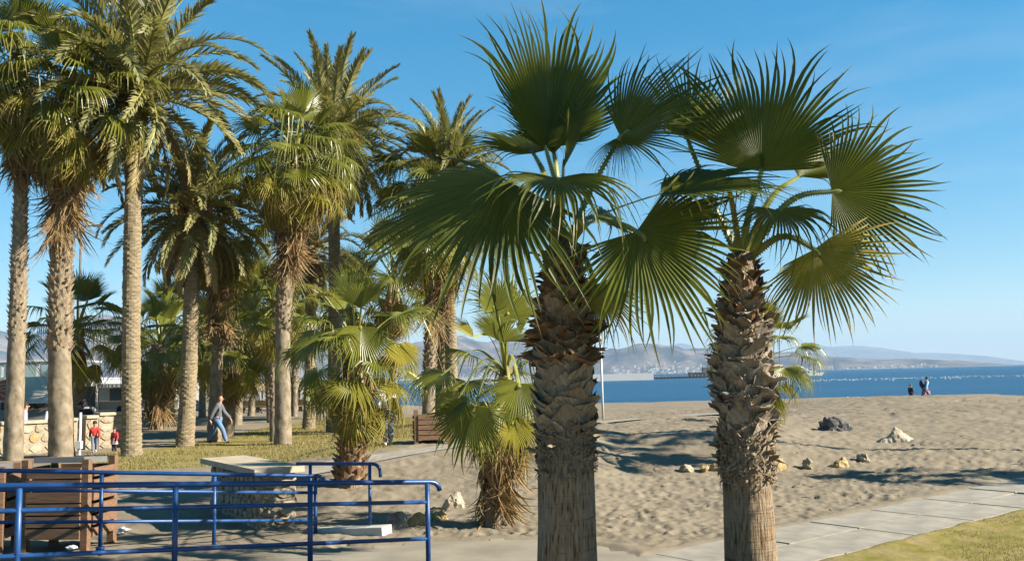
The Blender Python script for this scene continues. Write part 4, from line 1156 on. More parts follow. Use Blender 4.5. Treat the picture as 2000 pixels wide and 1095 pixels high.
def stone_me(seed, mat):
    rg = random.Random(seed); mb = MB(); n = rg.randint(6, 8); ring = []
    for k in range(n):
        a = 2 * math.pi * (k + rg.uniform(-.25, .25)) / n; ring.append((math.cos(a) * .5 * rg.uniform(.85, 1.1), math.sin(a) * .5 * rg.uniform(.85, 1.1)))
    vs = [(x, 0, z) for x, z in ring] + [(x * .88, -.7 + rg.uniform(-.2, .1), z * .88) for x, z in ring] + [(0, -1 + rg.uniform(-.15, .1), 0)]
    fs = [(k, (k + 1) % n, n + (k + 1) % n, n + k) for k in range(n)] + [(n + k, n + (k + 1) % n, 2 * n) for k in range(n)]
    mb.add(vs, fs); return mb.mesh('stone', [MT[mat]])
STONES = [stone_me(k, m) for k, m in enumerate(['stone', 'stone_white', 'stone', 'stone_white', 'stone', 'stone', 'stone_yellow', 'stone_white'])]
def lay_stones(t, o, ux, L, H, size, seed, depth=.05):
    """irregular stones on a wall face: o corner, ux direction along it; the face looks along ux x up"""
    rg = random.Random(seed); z = 0; up = Vector((0, 0, 1)); nrm = ux.cross(up)
    while z < H - .03:
        rh = min(size * rg.uniform(.7, 1.2), H - z); x = 0
        if H - z - rh < size * .35: rh = H - z
        while x < L - .03:
            rw = size * rg.uniform(.8, 1.7)
            if L - x - rw < size * .5: rw = L - x
            c = o + ux * (x + rw / 2) + up * (z + rh / 2) + up * rg.uniform(-.01, .01)
            M_ = basis(c, ux, -nrm, up) @ Matrix.Diagonal((rw * .97, depth * rg.uniform(.7, 1.3), rh * .97, 1)) @ Matrix.Rotation(rg.uniform(-.2, .2), 4, 'Y')
            link('stone', rg.choice(STONES), t, mat=M_)
            x += rw
        z += rh

# stone block with a slab top
bl = thing('stone_block', (-4.03, 14.4, -.14), 'chunky stone block with pale slab top behind the blue railings', 'stone block')
e1 = Vector((-.571, .821, 0)); e2 = Vector((.821, .571, 0)); LB, WB, HB = 2.75, .56, .92
mb = MB()
def block_pts(a0, a1, b0, b1, z0, z1):
    return [e1 * a + e2 * b + Vector((0, 0, z)) for z in (z0, z1) for a, b in ((a0, b0), (a0, b1), (a1, b1), (a1, b0))]
BOXF = [(0, 3, 2, 1), (4, 5, 6, 7), (0, 1, 5, 4), (1, 2, 6, 5), (2, 3, 7, 6), (3, 0, 4, 7)]
mb.add(block_pts(.03, LB, .03, WB, -.3, HB - .06), BOXF); mb.build('core', MT['mortar'], bl)
lay_stones(bl, Vector((0, 0, -.12)) + e1 * .03, e2, WB, HB + .05, .17, 5)
lay_stones(bl, e1 * LB + Vector((0, 0, -.12)) + e2 * .03, -e1, LB, HB + .05, .19, 6)
lay_stones(bl, e2 * WB + e1 * 0.03 + Vector((0, 0, -.12)), e1, LB, HB + .05, .2, 7)
for k in range(3):
    a0 = -.13 + k * 1.0; mb = MB(); mb.add(block_pts(a0, a0 + (.99 if k < 2 else .98), -.16, WB + .10, HB - .06, HB + .035), BOXF)
    mb.build('cap_slab', MT['cap'], bl)

# low stone wall on the left, with piers
wl_o = at(-60, 893, 29.0); wl_o.z = 0
wall = thing('stone_wall', wl_o, 'low wall of pale rubble stone with flat cap on the left behind the trunks', 'wall')
wr = at(245, 880, 32.5); dW = Vector((wr.x - wl_o.x, wr.y - wl_o.y, 0)); LW = dW.length; dW.normalize(); nW = dW.cross(Vector((0, 0, 1)))
def wall_seg(x0, x1, h, th_, off, seed):
    mb = MB(); c = dW * ((x0 + x1) / 2) + Vector((0, 0, h / 2 - .1)) - nW * (th_ / 2 - off)
    rot = Matrix.Rotation(math.atan2(dW.y, dW.x), 3, 'Z')
    mb.box(c, (x1 - x0, th_, h + .2), rot); mb.build('core', MT['mortar'], wall)
    lay_stones(wall, dW * x0 + nW * off, dW, x1 - x0, h, .36, seed, .05)
    n = max(1, round((x1 - x0) / 1.2)); st = (x1 - x0) / n
    for k in range(n):
        m2 = MB(); m2.box(dW * (x0 + st * (k + .5)) - nW * (th_ / 2 - off) + Vector((0, 0, h + .05)), (st - .012, th_ + .14, .10), rot)
        m2.build('cap_slab', MT['cap'], wall)
wall_seg(0, LW * .56, 1.0, .4, 0, 11); wall_seg(LW * .56, LW * .66, 1.02, .5, .06, 12)
wall_seg(LW * .715, LW * .80, 1.08, .5, .06, 13); wall_seg(LW * .81, LW, 1.16, .45, 0, 14)

# ------------------------------------------------------------------ wooden bins
def slat_bin(loc, rot, W, H, label, n=6, tilt=0, lids=True, depth=.7, legs=.13):
    t = thing('wooden_bin', loc, label, 'bin', 'slatted wooden bins', rot)
    for x in (-W / 2 + .05, W / 2 - .05):
        for y in (0, depth):
            mb = MB(); mb.box((x, y, H / 2 - .05), (.10, .10, H + .1)); mb.build('post', MT['wood'], t)
    st = (H - legs - .10) / n
    for k in range(n):
        z = legs + st * (k + .5)
        mb = MB(); mb.box((0, -.035 if False else -.062, z), (W - .20, .03, st - .022), Matrix.Rotation(tilt, 3, 'X')); mb.build('slat', MT['wood'], t)
        for x in (-W / 2 + .05, W / 2 - .05):
            mb = MB(); sx = .067 if x > 0 else -.067
            mb.box((x + sx, depth / 2, z), (.03, depth - .1, st - .05)); mb.build('slat', MT['wood'], t)
        mb = MB(); mb.box((0, depth + .062, z), (W - .2, .03, st - .05)); mb.build('slat', MT['wood'], t)
    mb = MB(); mb.box((0, depth / 2, legs + (H - legs - .2) / 2), (W - .22, depth - .1, H - legs - .24)); mb.build('liner', MT['dark'], t)
    if lids:
        mb = MB(); mb.box((0, depth / 2, H - .03), (W - .24, depth - .08, .08), Matrix.Rotation(R(-4), 3, 'X')); mb.build('lid', MT['grey_plastic'], t)
    return t
pb = at(110, 1070, 13.0)
slat_bin((pb.x, 12.95, -.10), R(-5), 1.0, 1.24, 'big brown slatted bin with grey lid behind the left railings', 6)
q = at(-12, 1070, 13.1)
slat_bin((q.x - .1, 12.9, -.10), R(12), .62, 1.16, 'brown slatted bin cut off by the left edge of the picture', 5, tilt=.35)
pm_ = G(845, 868)
slat_bin((pm_.x, pm_.y, pm_.z - .02), R(8), .95, .92, 'dark brown bin on the path behind the small shaggy palm', 5, lids=False, legs=.14)

# litter
mb = MB()
def crumple(loc, s_, seed, label, nm='plastic_bag'):
    o = link(nm, rock_mesh(seed, (s_, s_ * .8, s_ * .55), 'plastic_bag', 3, .8), loc=loc); return tag(o, label, 'litter')
pq = G(222, 1050); crumple((pq.x, pq.y + .3, pq.z + .06), .10, 41, 'crumpled white plastic bag lying on the sand beside the bin')
pq = at(140, 1056, 12.75); crumple((pq.x, pq.y, -.05), .07, 42, 'white scrap sticking out below the slatted bin', 'paper_scrap')

# ------------------------------------------------------------------ people
SKIN = simple('skin', (0.50, 0.27, 0.18), 0.5, 0.08, 8)
def cloth(name, c): return simple(name, c, 0.8, 0.15, 10, 0.3, 25, 0.01)
MC = dict(grey=cloth('grey_jersey', (.12, .125, .135)), jeans=cloth('blue_jeans', (.12, .21, .36)), black=cloth('black_fabric', (.018, .018, .024)), red=cloth('red_fabric', (.52, .04, .03)),
          white=cloth('white_fabric', (.70, .70, .74)), lav=cloth('lavender_fabric', (.42, .34, .52)), navy=cloth('navy_fabric', (.025, .035, .09)), ltblue=cloth('light_blue_fabric', (.33, .50, .72)),
          plaid=cloth('pinkish_skirt', (.42, .30, .32)), hair=cloth('dark_hair', (.035, .022, .016)), brown=cloth('brown_hair', (.16, .08, .04)), greyp=cloth('grey_trousers', (.14, .17, .24)), shoe=cloth('dark_shoe', (.03, .03, .035)), pink=cloth('pink_bag', (.6, .18, .18)))
def skin_obj(name, mat, parent, joints, edges, root, sub=2):
    names = list(joints); idx = {n: i for i, n in enumerate(names)}
    me = bpy.data.meshes.new(name)
    me.from_pydata([joints[n][0] for n in names], [(idx[a], idx[b]) for a, b in edges], [])
    me.materials.append(mat)
    o = link(name, me, parent)
    md = o.modifiers.new('skin', 'SKIN'); md.use_smooth_shade = True
    sv = me.skin_vertices[0].data
    for n in names:
        r = joints[n][1]; r = r if hasattr(r, '__len__') else (r, r)
        sv[idx[n]].radius = r; sv[idx[n]].use_root = (n == root)
    s2 = o.modifiers.new('sub', 'SUBSURF'); s2.levels = sub; s2.render_levels = sub
    return o
def ellips(name, mat, parent, c, r, seg=12, rot=None):
    mb = MB(); vs = []; n, m = seg, seg // 2
    for j in range(m + 1):
        ph = math.pi * j / m
        for i in range(n):
            a = 2 * math.pi * i / n; v = Vector((r[0] * math.sin(ph) * math.cos(a), r[1] * math.sin(ph) * math.sin(a), r[2] * math.cos(ph)))
            if rot is not None: v = rot @ v
            vs.append(v + Vector(c))
    fs = [(j * n + i, (j + 1) * n + i, (j + 1) * n + (i + 1) % n, j * n + (i + 1) % n) for j in range(m) for i in range(n)]
    mb.add(vs, fs); return mb.build(name, mat, parent, smooth=True)
def person(loc, heading, h, label, top, legs, pose='stand', hair='hair', bald=False, skirt=None, bag=None, lean=0.0, child=False, shoes='shoe', sit=False):
    """x to the person's right, y forward, z up; all lengths follow the height"""
    t = thing('person', loc, label, 'person', 'people on the seafront', heading)
    k = h / 1.75
    V_ = lambda x, y, z: Vector((x * k, y * k, z * k))
    hd = 1.28 if child else 1.0
    st = {'stand': .04, 'walk': .36}[pose]
    zh = .92 if not sit else .5
    sw = .30 if pose == 'walk' else .05
    sh = zh + .50; ly = lean
    J = {}
    J['pelvis'] = (V_(0, 0, zh), (.115 * k, .085 * k)); J['belly'] = (V_(0, ly * .3, zh + .18), (.105 * k, .075 * k))
    J['chest'] = (V_(0, ly * .7, zh + .40), (.155 * k, .11 * k)); J['neck'] = (V_(0, ly + .02, sh + .07), .055 * k); J['chin'] = (V_(0, ly * 1.2 + .05, sh + .15), .068 * k * hd)
    J['head'] = (V_(0, ly * 1.25 + .045, sh + .235 * hd), .09 * k * hd); J['crown'] = (V_(0, ly * 1.25 + .02, sh + .31 * hd), .06 * k * hd)
    E = [('pelvis', 'belly'), ('belly', 'chest'), ('chest', 'neck'), ('neck', 'chin'), ('chin', 'head'), ('head', 'crown')]
    for s_, nm in ((-1, 'l'), (1, 'r')):
        fw = st * s_                                       # the right leg leads
        if sit:
            kn = V_(.10 * s_, .42, .50); an = V_(.10 * s_, .42, .08); toe = V_(.10 * s_, .56, .04)
        else:
            kn = V_(.09 * s_, fw * .55 + .04, .49); an = V_(.08 * s_, fw - (.03 if s_ < 0 and pose == 'walk' else 0), .08 + (.05 if s_ < 0 and pose == 'walk' else 0)); toe = V_(.09 * s_, fw + .15, .035 + (.02 if pose == 'walk' and s_ > 0 else 0))
        J['hip' + nm] = (V_(.09 * s_, 0, zh - .05), .092 * k); J['knee' + nm] = (kn, .06 * k); J['ank' + nm] = (an, .042 * k); J['toe' + nm] = (toe, .035 * k)
        E += [('pelvis', 'hip' + nm), ('hip' + nm, 'knee' + nm), ('knee' + nm, 'ank' + nm), ('ank' + nm, 'toe' + nm)]
        aw = -sw * s_
        J['sho' + nm] = (V_(.185 * s_, ly * .9, sh - .02), .058 * k); J['elb' + nm] = (V_(.245 * s_, ly * .6 + aw * .45, sh - .30), .044 * k)
        J['wri' + nm] = (V_(.255 * s_, ly * .6 + aw + .07, sh - .54), .03 * k); J['palm' + nm] = (V_(.25 * s_, ly * .6 + aw + .10, sh - .62), (.036 * k, .02 * k))
        J['fing' + nm] = (V_(.24 * s_, ly * .6 + aw + .13, sh - .71), (.022 * k, .013 * k)); J['thumb' + nm] = (V_(.225 * s_, ly * .6 + aw + .15, sh - .63), .011 * k)
        E += [('chest', 'sho' + nm), ('sho' + nm, 'elb' + nm), ('elb' + nm, 'wri' + nm), ('wri' + nm, 'palm' + nm), ('palm' + nm, 'fing' + nm), ('palm' + nm, 'thumb' + nm)]
    skin_obj('body', SKIN, t, J, E, 'pelvis')
    grow = lambda names, g: {n: (J[n][0].copy(), tuple(r + g * k for r in (J[n][1] if hasattr(J[n][1], '__len__') else (J[n][1],) * 2))) for n in names}
    tj = grow(['pelvis', 'belly', 'chest', 'shol', 'elbl', 'wril', 'shor', 'elbr', 'wrir'], .04); tj['pelvis'] = (tj['pelvis'][0] + V_(0, 0, -.03), tj['pelvis'][1])
    skin_obj('top', MC[top], t, tj, [('pelvis', 'belly'), ('belly', 'chest'), ('chest', 'shol'), ('shol', 'elbl'), ('elbl', 'wril'), ('chest', 'shor'), ('shor', 'elbr'), ('elbr', 'wrir')], 'pelvis')
    lj = grow(['pelvis', 'hipl', 'kneel', 'ankl', 'hipr', 'kneer', 'ankr'], .030)
    skin_obj('trousers', MC[legs], t, lj, [('pelvis', 'hipl'), ('hipl', 'kneel'), ('kneel', 'ankl'), ('pelvis', 'hipr'), ('hipr', 'kneer'), ('kneer', 'ankr')], 'pelvis')
    for nm in 'lr':
        sj = grow(['ank' + nm, 'toe' + nm], .014); sj['ank' + nm] = (sj['ank' + nm][0] - V_(0, 0, .03), sj['ank' + nm][1])
        skin_obj('shoe', MC[shoes], t, sj, [('ank' + nm, 'toe' + nm)], 'ank' + nm)
    hc = J['head'][0]
    if not bald:
        ellips('hair', MC[hair], t, hc + V_(0, -.022, .025), (.098 * k * hd, .105 * k * hd, .105 * k * hd))
    for s_ in (-1, 1):
        ellips('ear', SKIN, t, hc + V_(.092 * s_ * hd, -.005, -.03), (.014 * k, .025 * k, .033 * k), 8)
        ellips('eye', MC['hair'], t, hc + V_(.034 * s_ * hd, .083 * hd, -.012), (.013 * k, .008 * k, .008 * k), 8)
    ellips('nose', SKIN, t, hc + V_(0, .098 * hd, -.042), (.014 * k, .022 * k, .026 * k), 8)
    ellips('mouth', MC['plaid'], t, hc + V_(0, .082 * hd, -.086), (.026 * k, .01 * k, .008 * k), 8)
    if skirt:
        mb = MB(); n = 14; vs = []
        for z, r in ((zh + .12, .16), (zh - .08, .21), (zh - .30, .28)):
            for i in range(n):
                a = 2 * math.pi * i / n; rr = r * (1 + .06 * math.sin(a * 7)) ; vs.append(V_(rr * math.cos(a), rr * .8 * math.sin(a), z))
        mb.add(vs, [(j * n + i, j * n + (i + 1) % n, (j + 1) * n + (i + 1) % n, (j + 1) * n + i) for j in range(2) for i in range(n)])
        mb.build('skirt', MC[skirt], t, smooth=True)
    return t, J, k
# the man crossing the lawn, walking to the right
gpos = G(424, 866)
man, J, k = person(gpos, R(-90), 1.74, 'bald man in grey jersey and blue jeans striding across the lawn', 'grey', 'jeans', 'walk', bald=True, lean=.06)
hand = man.matrix_basis @ J['palml'][0] if False else None
def held_bag(owner_loc, heading, off, size, mat, label, name='bag'):
    rot = Matrix.Rotation(heading, 3, 'Z'); p = Vector(owner_loc) + rot @ Vector(off)
    mb = MB(); mb.box((0, 0, 0), size, Matrix.Rotation(heading, 3, 'Z'))
    hx, hy, hz = size; c = []
    for a in np.linspace(0, math.pi, 7): c.append(rot @ Vector((0, math.cos(a) * hy * .3, hz / 2 - .01 + math.sin(a) * .10)))
    mb.tube(c, .008, 5)
    o = mb.build(name, mat, loc=p)
    bv = o.modifiers.new('round', 'BEVEL'); bv.width = .025; bv.segments = 2
    return tag(o, label, 'bag')
held_bag(gpos, R(-90), J['palmr'][0] + Vector((0, 0, -.20)), (.09, .24, .18), MC['black'], 'small black bag hanging from the striding man\'s hand')
# children in front of the wall
gb = G(184, 883)
person(gb, R(-155), .98, 'small boy in red jacket and grey trousers by the stone wall', 'red', 'greyp', 'walk', child=True, shoes='white')
gg = G(223, 884)
person(gg, R(170), .80, 'toddler girl in red coat and pinkish skirt next to the tallest trunk', 'red', 'black', 'stand', child=True, skirt='plaid')
# the woman behind the palm, on the path
gw = G(757, 869)
person(gw, R(195), 1.66, 'person in white top and light blue jeans half hidden by hanging fronds on the path', 'white', 'jeans', 'stand', hair='brown', shoes='white')
# people by the wall
for (px, py, dd, hh, hd_, lab, tp_, lg, st_) in [
        (24, 868, 31.2, 1.75, 60, 'person in dark navy jacket behind the left end of the stone wall', 'navy', 'black', False),
        (46, 868, 31.4, 1.68, -60, 'person in lavender shirt behind the stone wall, beside the slim leaning trunk', 'lav', 'jeans', False),
        (96, 868, 31.8, 1.62, 90, 'person in white shirt behind the stone wall, left of the thick trunk', 'white', 'navy', False),
        (168, 866, 33.4, 1.62, 140, 'person in navy jacket leaning forward behind the gap in the stone wall', 'navy', 'navy', False),
        (240, 868, 34.6, 1.7, 0, 'person in black almost hidden behind the tallest ringed trunk', 'black', 'black', False)]:
    p = at(px, py, dd); p.z = float(gz(p.x, p.y))
    person(p, R(hd_), hh, lab, tp_, lg, 'stand', lean=.22 if px == 168 else 0)
bp_ = at(172, 806, 33.0); 
o = link('backpack', rock_mesh(55, (.20, .16, .26), 'black', 3, .06), loc=(bp_.x, bp_.y, 1.15)); o.data.materials[0] = MC['black']; tag(o, 'black backpack carried by the person leaning behind the wall gap', 'backpack')
# walkers on the beach
pc = at(1780, 779, 58); pc.z = float(gz(pc.x, pc.y))
pa = at(1808, 783, 60); pa.z = float(gz(pa.x, pa.y))
person(pc, R(-60), 1.15, 'child in dark clothes standing at the edge of the sand by the sea', 'black', 'navy', 'stand', hair='brown', child=False)
_, J, k = person(pa, R(-75), 1.62, 'walker in light blue top with dark cap by the sea', 'ltblue', 'greyp', 'walk', lean=.16)
rot = Matrix.Rotation(R(-75), 3, 'Z')
o = link('backpack', rock_mesh(57, (.20, .17, .30), 'black', 3, .08), loc=pa + rot @ Vector((0, -.16, 1.18))); o.data.materials[0] = MC['navy']; tag(o, 'bulky navy backpack worn by the walker at the sea edge', 'backpack')
held_bag(pa, R(-75), J['palml'][0] + Vector((0, -.12, -.15)), (.14, .42, .24), MC['pink'], 'pinkish red bag in the hand of the walker at the sea edge')
pk = at(1843, 784, 58); 
o = link('duffel_bag', rock_mesh(58, (.42, .25, .22), 'black', 3, .12), loc=(pk.x, pk.y, float(gz(pk.x, pk.y)) + .12)); o.data.materials[0] = MC['black']; tag(o, 'black duffel bag lying on the sand right of the walker', 'bag')
for x, y in ((1657, 778), (1678, 777)):
    p = at(x, y, 60); p.z = float(gz(p.x, p.y))
    gu = thing('seagull', p, 'grey seagull standing on the dune, ' + ('left' if x < 1670 else 'right') + ' of the pair', 'bird', 'seagulls on the dune')
    ellips('body', MT['grey_wall'], gu, (0, 0, .24), (.09, .22, .10), 10, Matrix.Rotation(R(15), 3, 'X'))
    ellips('head', MT['white'], gu, (0, .2, .38), (.06, .07, .06), 8)
    mb = MB(); mb.tube([(0, .25, .38), (0, .36, .36)], [.02, .006], 5); mb.build('beak', MT['wood_tan'], gu)
    for s_ in (-.04, .04):
        mb = MB(); mb.tube([(s_, 0, -.02), (s_, 0, .18)], .01, 5); mb.build('leg', MT['wood_tan'], gu)

# ------------------------------------------------------------------ buildings and beach furniture on the left
# pavilion with an awning
D = 72.0
a0 = at(183, 806, D); a1 = at(262, 802, D)
pvx0, pvx1 = a0.x, a1.x + 3.5; zt = at(183, 738, D).z
pav = thing('restaurant', (pvx0, D, 0), 'white beach restaurant with dark windows and a lettered awning left of the tallest trunk', 'building')
Wp = pvx1 - pvx0
gzp = 0.0
mb = MB(); mb.box((Wp / 2, 3.1, 1.2), (Wp - .1, 6.0, 2.4)); mb.build('wall', MT['grey_wall'], pav)
mb = MB(); mb.box((.16, -.02, 1.25), (.34, .3, 2.5)); mb.build('corner_post', MT['white'], pav)
mb = MB(); mb.box((Wp / 2 + .2, -.01, 1.02), (Wp, .2, .07)); mb.build('sill', MT['white'], pav)
mb = MB(); mb.box((Wp / 2 + .2, -.02, .32), (Wp, .22, .08)); mb.build('skirting', MT['white'], pav)
mb = MB(); mb.add([(-.05, -1.2, 2.45), (Wp + .3, -1.2, 2.35), (Wp + .3, .6, 2.75), (-.05, .6, 2.95), (-.05, -1.2, 2.37), (Wp + .3, -1.2, 2.27), (Wp + .3, .6, 2.67), (-.05, .6, 2.87)],
               [(0, 1, 2, 3), (7, 6, 5, 4), (0, 4, 5, 1), (1, 5, 6, 2), (2, 6, 7, 3), (3, 7, 4, 0)]); mb.build('awning', MT['white'], pav)
mb = MB(); mb.box((Wp / 2, 3.2, 2.72), (Wp + .6, 6.4, .12)); mb.build('roof', MT['white'], pav)
mb = MB(); mb.box((Wp / 2 + .1, -1.215, 2.22), (Wp + .2, .02, .30)); mb.build('valance', MT['grey_plastic'], pav)
for k in range(7):
    x = .42 + k * (Wp - .5) / 7; w_ = (Wp - .5) / 7
    mb = MB(); mb.box((x + w_ / 2, -.0, 1.62), (w_ - .08, .24, 1.12)); wf = mb.build('window_frame', MT['white'] if k % 3 == 0 else MT['grey_plastic'], pav)
    mb = MB(); mb.box((x + w_ / 2, -.14, 1.62), (w_ - .2, .03, 1.0)); mb.build('pane', MT['pale_glass'] if k in (0, 2, 4) else MT['glass'], wf)
fc = bpy.data.curves.new('lettering', 'FONT'); fc.body = 'GUTIERRE'; fc.size = .34; fc.space_character = 1.75; fc.extrude = .004
tmp = bpy.data.objects.new('tmp', fc); COL.objects.link(tmp)
dg = bpy.context.evaluated_depsgraph_get(); lm = bpy.data.meshes.new_from_object(tmp.evaluated_get(dg)); bpy.data.objects.remove(tmp)
lm.materials.clear(); lm.materials.append(MT['white'])
lo = link('lettering', lm, pav); lo.rotation_euler = (R(90), 0, 0); lo.location = (.45, -1.232, 2.11)

# grey canvas kiosk with the round sign
D = 46.0
b0 = at(-60, 830, D); b1 = at(112, 830, D); ztop = at(50, 736, D).z
ks = thing('kiosk', (b0.x, D, 0), 'grey canvas covered kiosk with a dark serving opening behind the stone wall', 'building')
Wk = b1.x - b0.x
mb = MB(); mb.box((Wk / 2, 2.2, .55), (Wk, 4.2, 1.1)); mb.build('counter', MT['grey_wall'], ks)
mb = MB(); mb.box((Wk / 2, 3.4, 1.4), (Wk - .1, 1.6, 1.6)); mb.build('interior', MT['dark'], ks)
mb = MB(); mb.add([(0, -.6, 1.55), (Wk, -.6, 1.50), (Wk, .3, ztop), (0, .3, ztop + .03), (0, 4.4, ztop), (Wk, 4.4, ztop)], [(0, 1, 2, 3), (3, 2, 5, 4)])
cv = mb.build('canvas', MT['canvas'], ks); so = cv.modifiers.new('thick', 'SOLIDIFY'); so.thickness = .03
mb = MB(); mb.box((Wk * .80, -.64, 1.47), (Wk * .36, .05, .09)); mb.build('edge_bar', MT['white'], ks)
for x in (.1, Wk * .62, Wk - .1):
    mb = MB(); mb.tube([(x, -.4, -.1), (x, -.4, 1.62)], .05, 8); mb.build('pole', MT['grey_plastic'], ks)
s0 = at(11, 762, 44.6)
sg = thing('round_sign', s0, 'round dark red sign with pale rim in front of the grey canvas', 'sign')
rs = 30 / FPX * 44.6 / 1.35
mb = MB(); mb.tube([(0, .03, 0), (0, -.03, 0)], rs, 24); mb.build('rim', MT['cap'], sg)
mb = MB(); mb.tube([(0, -.03, 0), (0, -.045, 0)], rs * .88, 24); mb.build('face', MT['red'], sg)
rg = random.Random(3)
mb = MB()
for k in range(7):
    x, z = rg.uniform(-.35, .35) * rs * 1.3, (.5 - k / 6) * rs * 1.1
    mb.box((x, -.055, z), (rs * rg.uniform(.3, .6), .012, rs * .09), Matrix.Rotation(rg.uniform(-.5, .5), 3, 'Y'))
mb.build('emblem', MT['cap'], sg)
mb = MB(); mb.tube([(0, .06, -s0.z - .1), (0, .06, rs * .6)], .04, 8); mb.build('pole', MT['grey_plastic'], sg)
# glazed building behind
D = 60.0; c0_ = at(-60, 745, D); c1_ = at(112, 700, D)
gb_ = thing('glazed_building', (c0_.x, D, 0), 'low building with pale green glass top behind the grey kiosk', 'building')
Wg = c1_.x - c0_.x
mb = MB(); mb.box((Wg / 2, 3, 1.4), (Wg, 6, 2.8)); mb.build('wall', MT['grey_wall'], gb_)
for k in range(5):
    mb = MB(); mb.box((Wg * (k + .5) / 5, -.02, c1_.z - .75), (Wg / 5 - .12, .06, 1.3)); wf = mb.build('window_frame', MT['white'], gb_)
    mb = MB(); mb.box((Wg * (k + .5) / 5, -.06, c1_.z - .75), (Wg / 5 - .3, .03, 1.15)); mb.build('pane', MT['pale_glass'], wf)
mb = MB(); mb.box((Wg / 2, 3, c1_.z - .1), (Wg + .3, 6.3, .14)); mb.build('roof', MT['white'], gb_)

# white shower post by the wall and white pole behind the front palm
pp = G(155, 888)
sp_ = thing('white_post', pp, 'white post with a square box standing in the gap of the stone wall', 'post')
mb = MB(); mb.tube([(0, 0, -.1), (0, 0, 1.35)], .045, 10); mb.build('pole', MT['white'], sp_)
mb = MB(); mb.box((0, -.05, .32), (.18, .16, .24)); mb.build('box', MT['white'], sp_)
wp = G(1178, 820)
sp_ = thing('white_pole', wp, 'thin white pole on the beach beside the shaded front trunk', 'pole')
zt = at(1176, 650, wp.y).z - wp.z
mb = MB(); mb.tube([(0, 0, -.2), (0, 0, zt)], [.05, .045], 10); mb.build('pole', MT['white'], sp_, smooth=True)
ellips('knob', MT['white'], sp_, (0, 0, zt), (.08, .08, .07), 8)
# lamp post on the left
lp_ = G(148, 838); zt = at(147, 448, lp_.y).z - lp_.z
lo = thing('lamp_post', lp_, 'tall dark lamp post right of the thick grey trunk', 'lamp post')
mb = MB(); mb.tube([(0, 0, -.1), (0, 0, zt)], [.09, .06], 10); mb.build('pole', MT['metal'], lo, smooth=True)
mb = MB(); mb.tube([(0, 0, zt - .2), (.2, 0, zt + .15), (.7, 0, zt + .2)], .04, 8); mb.build('arm', MT['metal'], lo)
mb = MB(); mb.box((.85, 0, zt + .18), (.5, .22, .1)); mb.build('lamp_head', MT['metal'], lo)

# thatched parasols and the long tan counter
def parasol(px, top, base, wpx, label, seed):
    p = G(px, base); s_ = p.y / FPX; H = at(px, top, p.y).z - p.z; r = wpx * s_ / 2
    t = thing('thatched_parasol', p, label, 'parasol', 'thatched parasols by the beach counter')
    mb = MB(); mb.tube([(0, 0, -.1), (0, 0, H)], .06, 8); mb.build('pole', MT['wood'], t)
    rg = random.Random(seed); mb = MB(); n = 64
    mb.add([(0, 0, H)] + [(r * math.cos(2 * math.pi * i / 24), r * math.sin(2 * math.pi * i / 24), H - .55) for i in range(24)], [(0, 1 + i, 1 + (i + 1) % 24) for i in range(24)])
    for lay in (.55, 1.0):
        for i in range(n):
            a = 2 * math.pi * (i + rg.random()) / n; d = Vector((math.cos(a), math.sin(a), 0)); tg = Vector((-math.sin(a), math.cos(a), 0))
            p0 = d * r * (lay - .5) + Vector((0, 0, H - .55 * (lay - .5) + .03)); p1 = d * r * lay + Vector((0, 0, H - .55 * lay + .04)); p2 = p1 + d * .10 + Vector((0, 0, -.32 * rg.uniform(.6, 1.4)))
            w_ = r * .09
            mb.add([p0 - tg * w_ * .6, p0 + tg * w_ * .6, p1 + tg * w_, p1 - tg * w_, p2 + tg * w_ * .5, p2 - tg * w_ * .5], [(0, 1, 2, 3), (3, 2, 4, 5)])
    mb.build('thatch', MT['thatch'], t)
for k, (px, wpx, lb) in enumerate([(478, 66, 'thatched parasol above the left end of the tan counter'), (512, 62, 'thatched parasol left of the pale grey trunk'), (585, 66, 'thatched parasol right of the pale grey trunk'),
                                   (632, 60, 'thatched parasol between the ringed trunks'), (672, 58, 'thatched parasol behind the rough dark trunk'), (445, 56, 'thatched parasol just right of the knobbly trunk')]):
    parasol(px, 740 + (k % 2) * 4, 800, wpx, lb, k)
cs = G(466, 806); ce = G(655, 803)
ct = thing('beach_counter', cs, 'long tan wooden counter with pale top behind the lawn', 'counter')
Lc = ce.x - cs.x
for k in range(3):
    mb = MB(); mb.box((Lc / 2, 0, .45 + k * .17), (Lc, .5, .155)); mb.build('plank', MT['wood_tan'], ct)
mb = MB(); mb.box((Lc / 2, 0, .94), (Lc + .1, .8, .07)); mb.build('top', MT['cap'], ct)
for k in range(7):
    mb = MB(); mb.box((Lc * (k + .3) / 7, 0, .13), (.14, .4, .5)); mb.build('leg', MT['wood_dark'], ct)
tr = G(497, 806)
tt = thing('trestle', tr + Vector((0, -1.2, 0)), 'low trestle with two slanted grey legs in front of the tan counter', 'trestle')
for s_ in (-1, 1):
    mb = MB(); mb.tube([(s_ * 1.0, 0, -.05), (s_ * .65, 0, .42)], .07, 8); mb.build('leg', MT['metal'], tt)
mb = MB(); mb.box((0, 0, .45), (2.5, .3, .06)); mb.build('board', MT['wood_dark'], tt)
mb = MB(); mb.box((0, .1, .06), (1.9, .08, .05)); mb.build('brace', MT['white'], tt)
ww = at(440, 775, 95); we = at(690, 775, 95)
mb = MB(); mb.box(((ww.x + we.x) / 2, 95, .55), (we.x - ww.x, .4, 1.3))
tag(mb.build('white_wall', MT['white']), 'low white wall far behind the thatched parasols', 'wall')

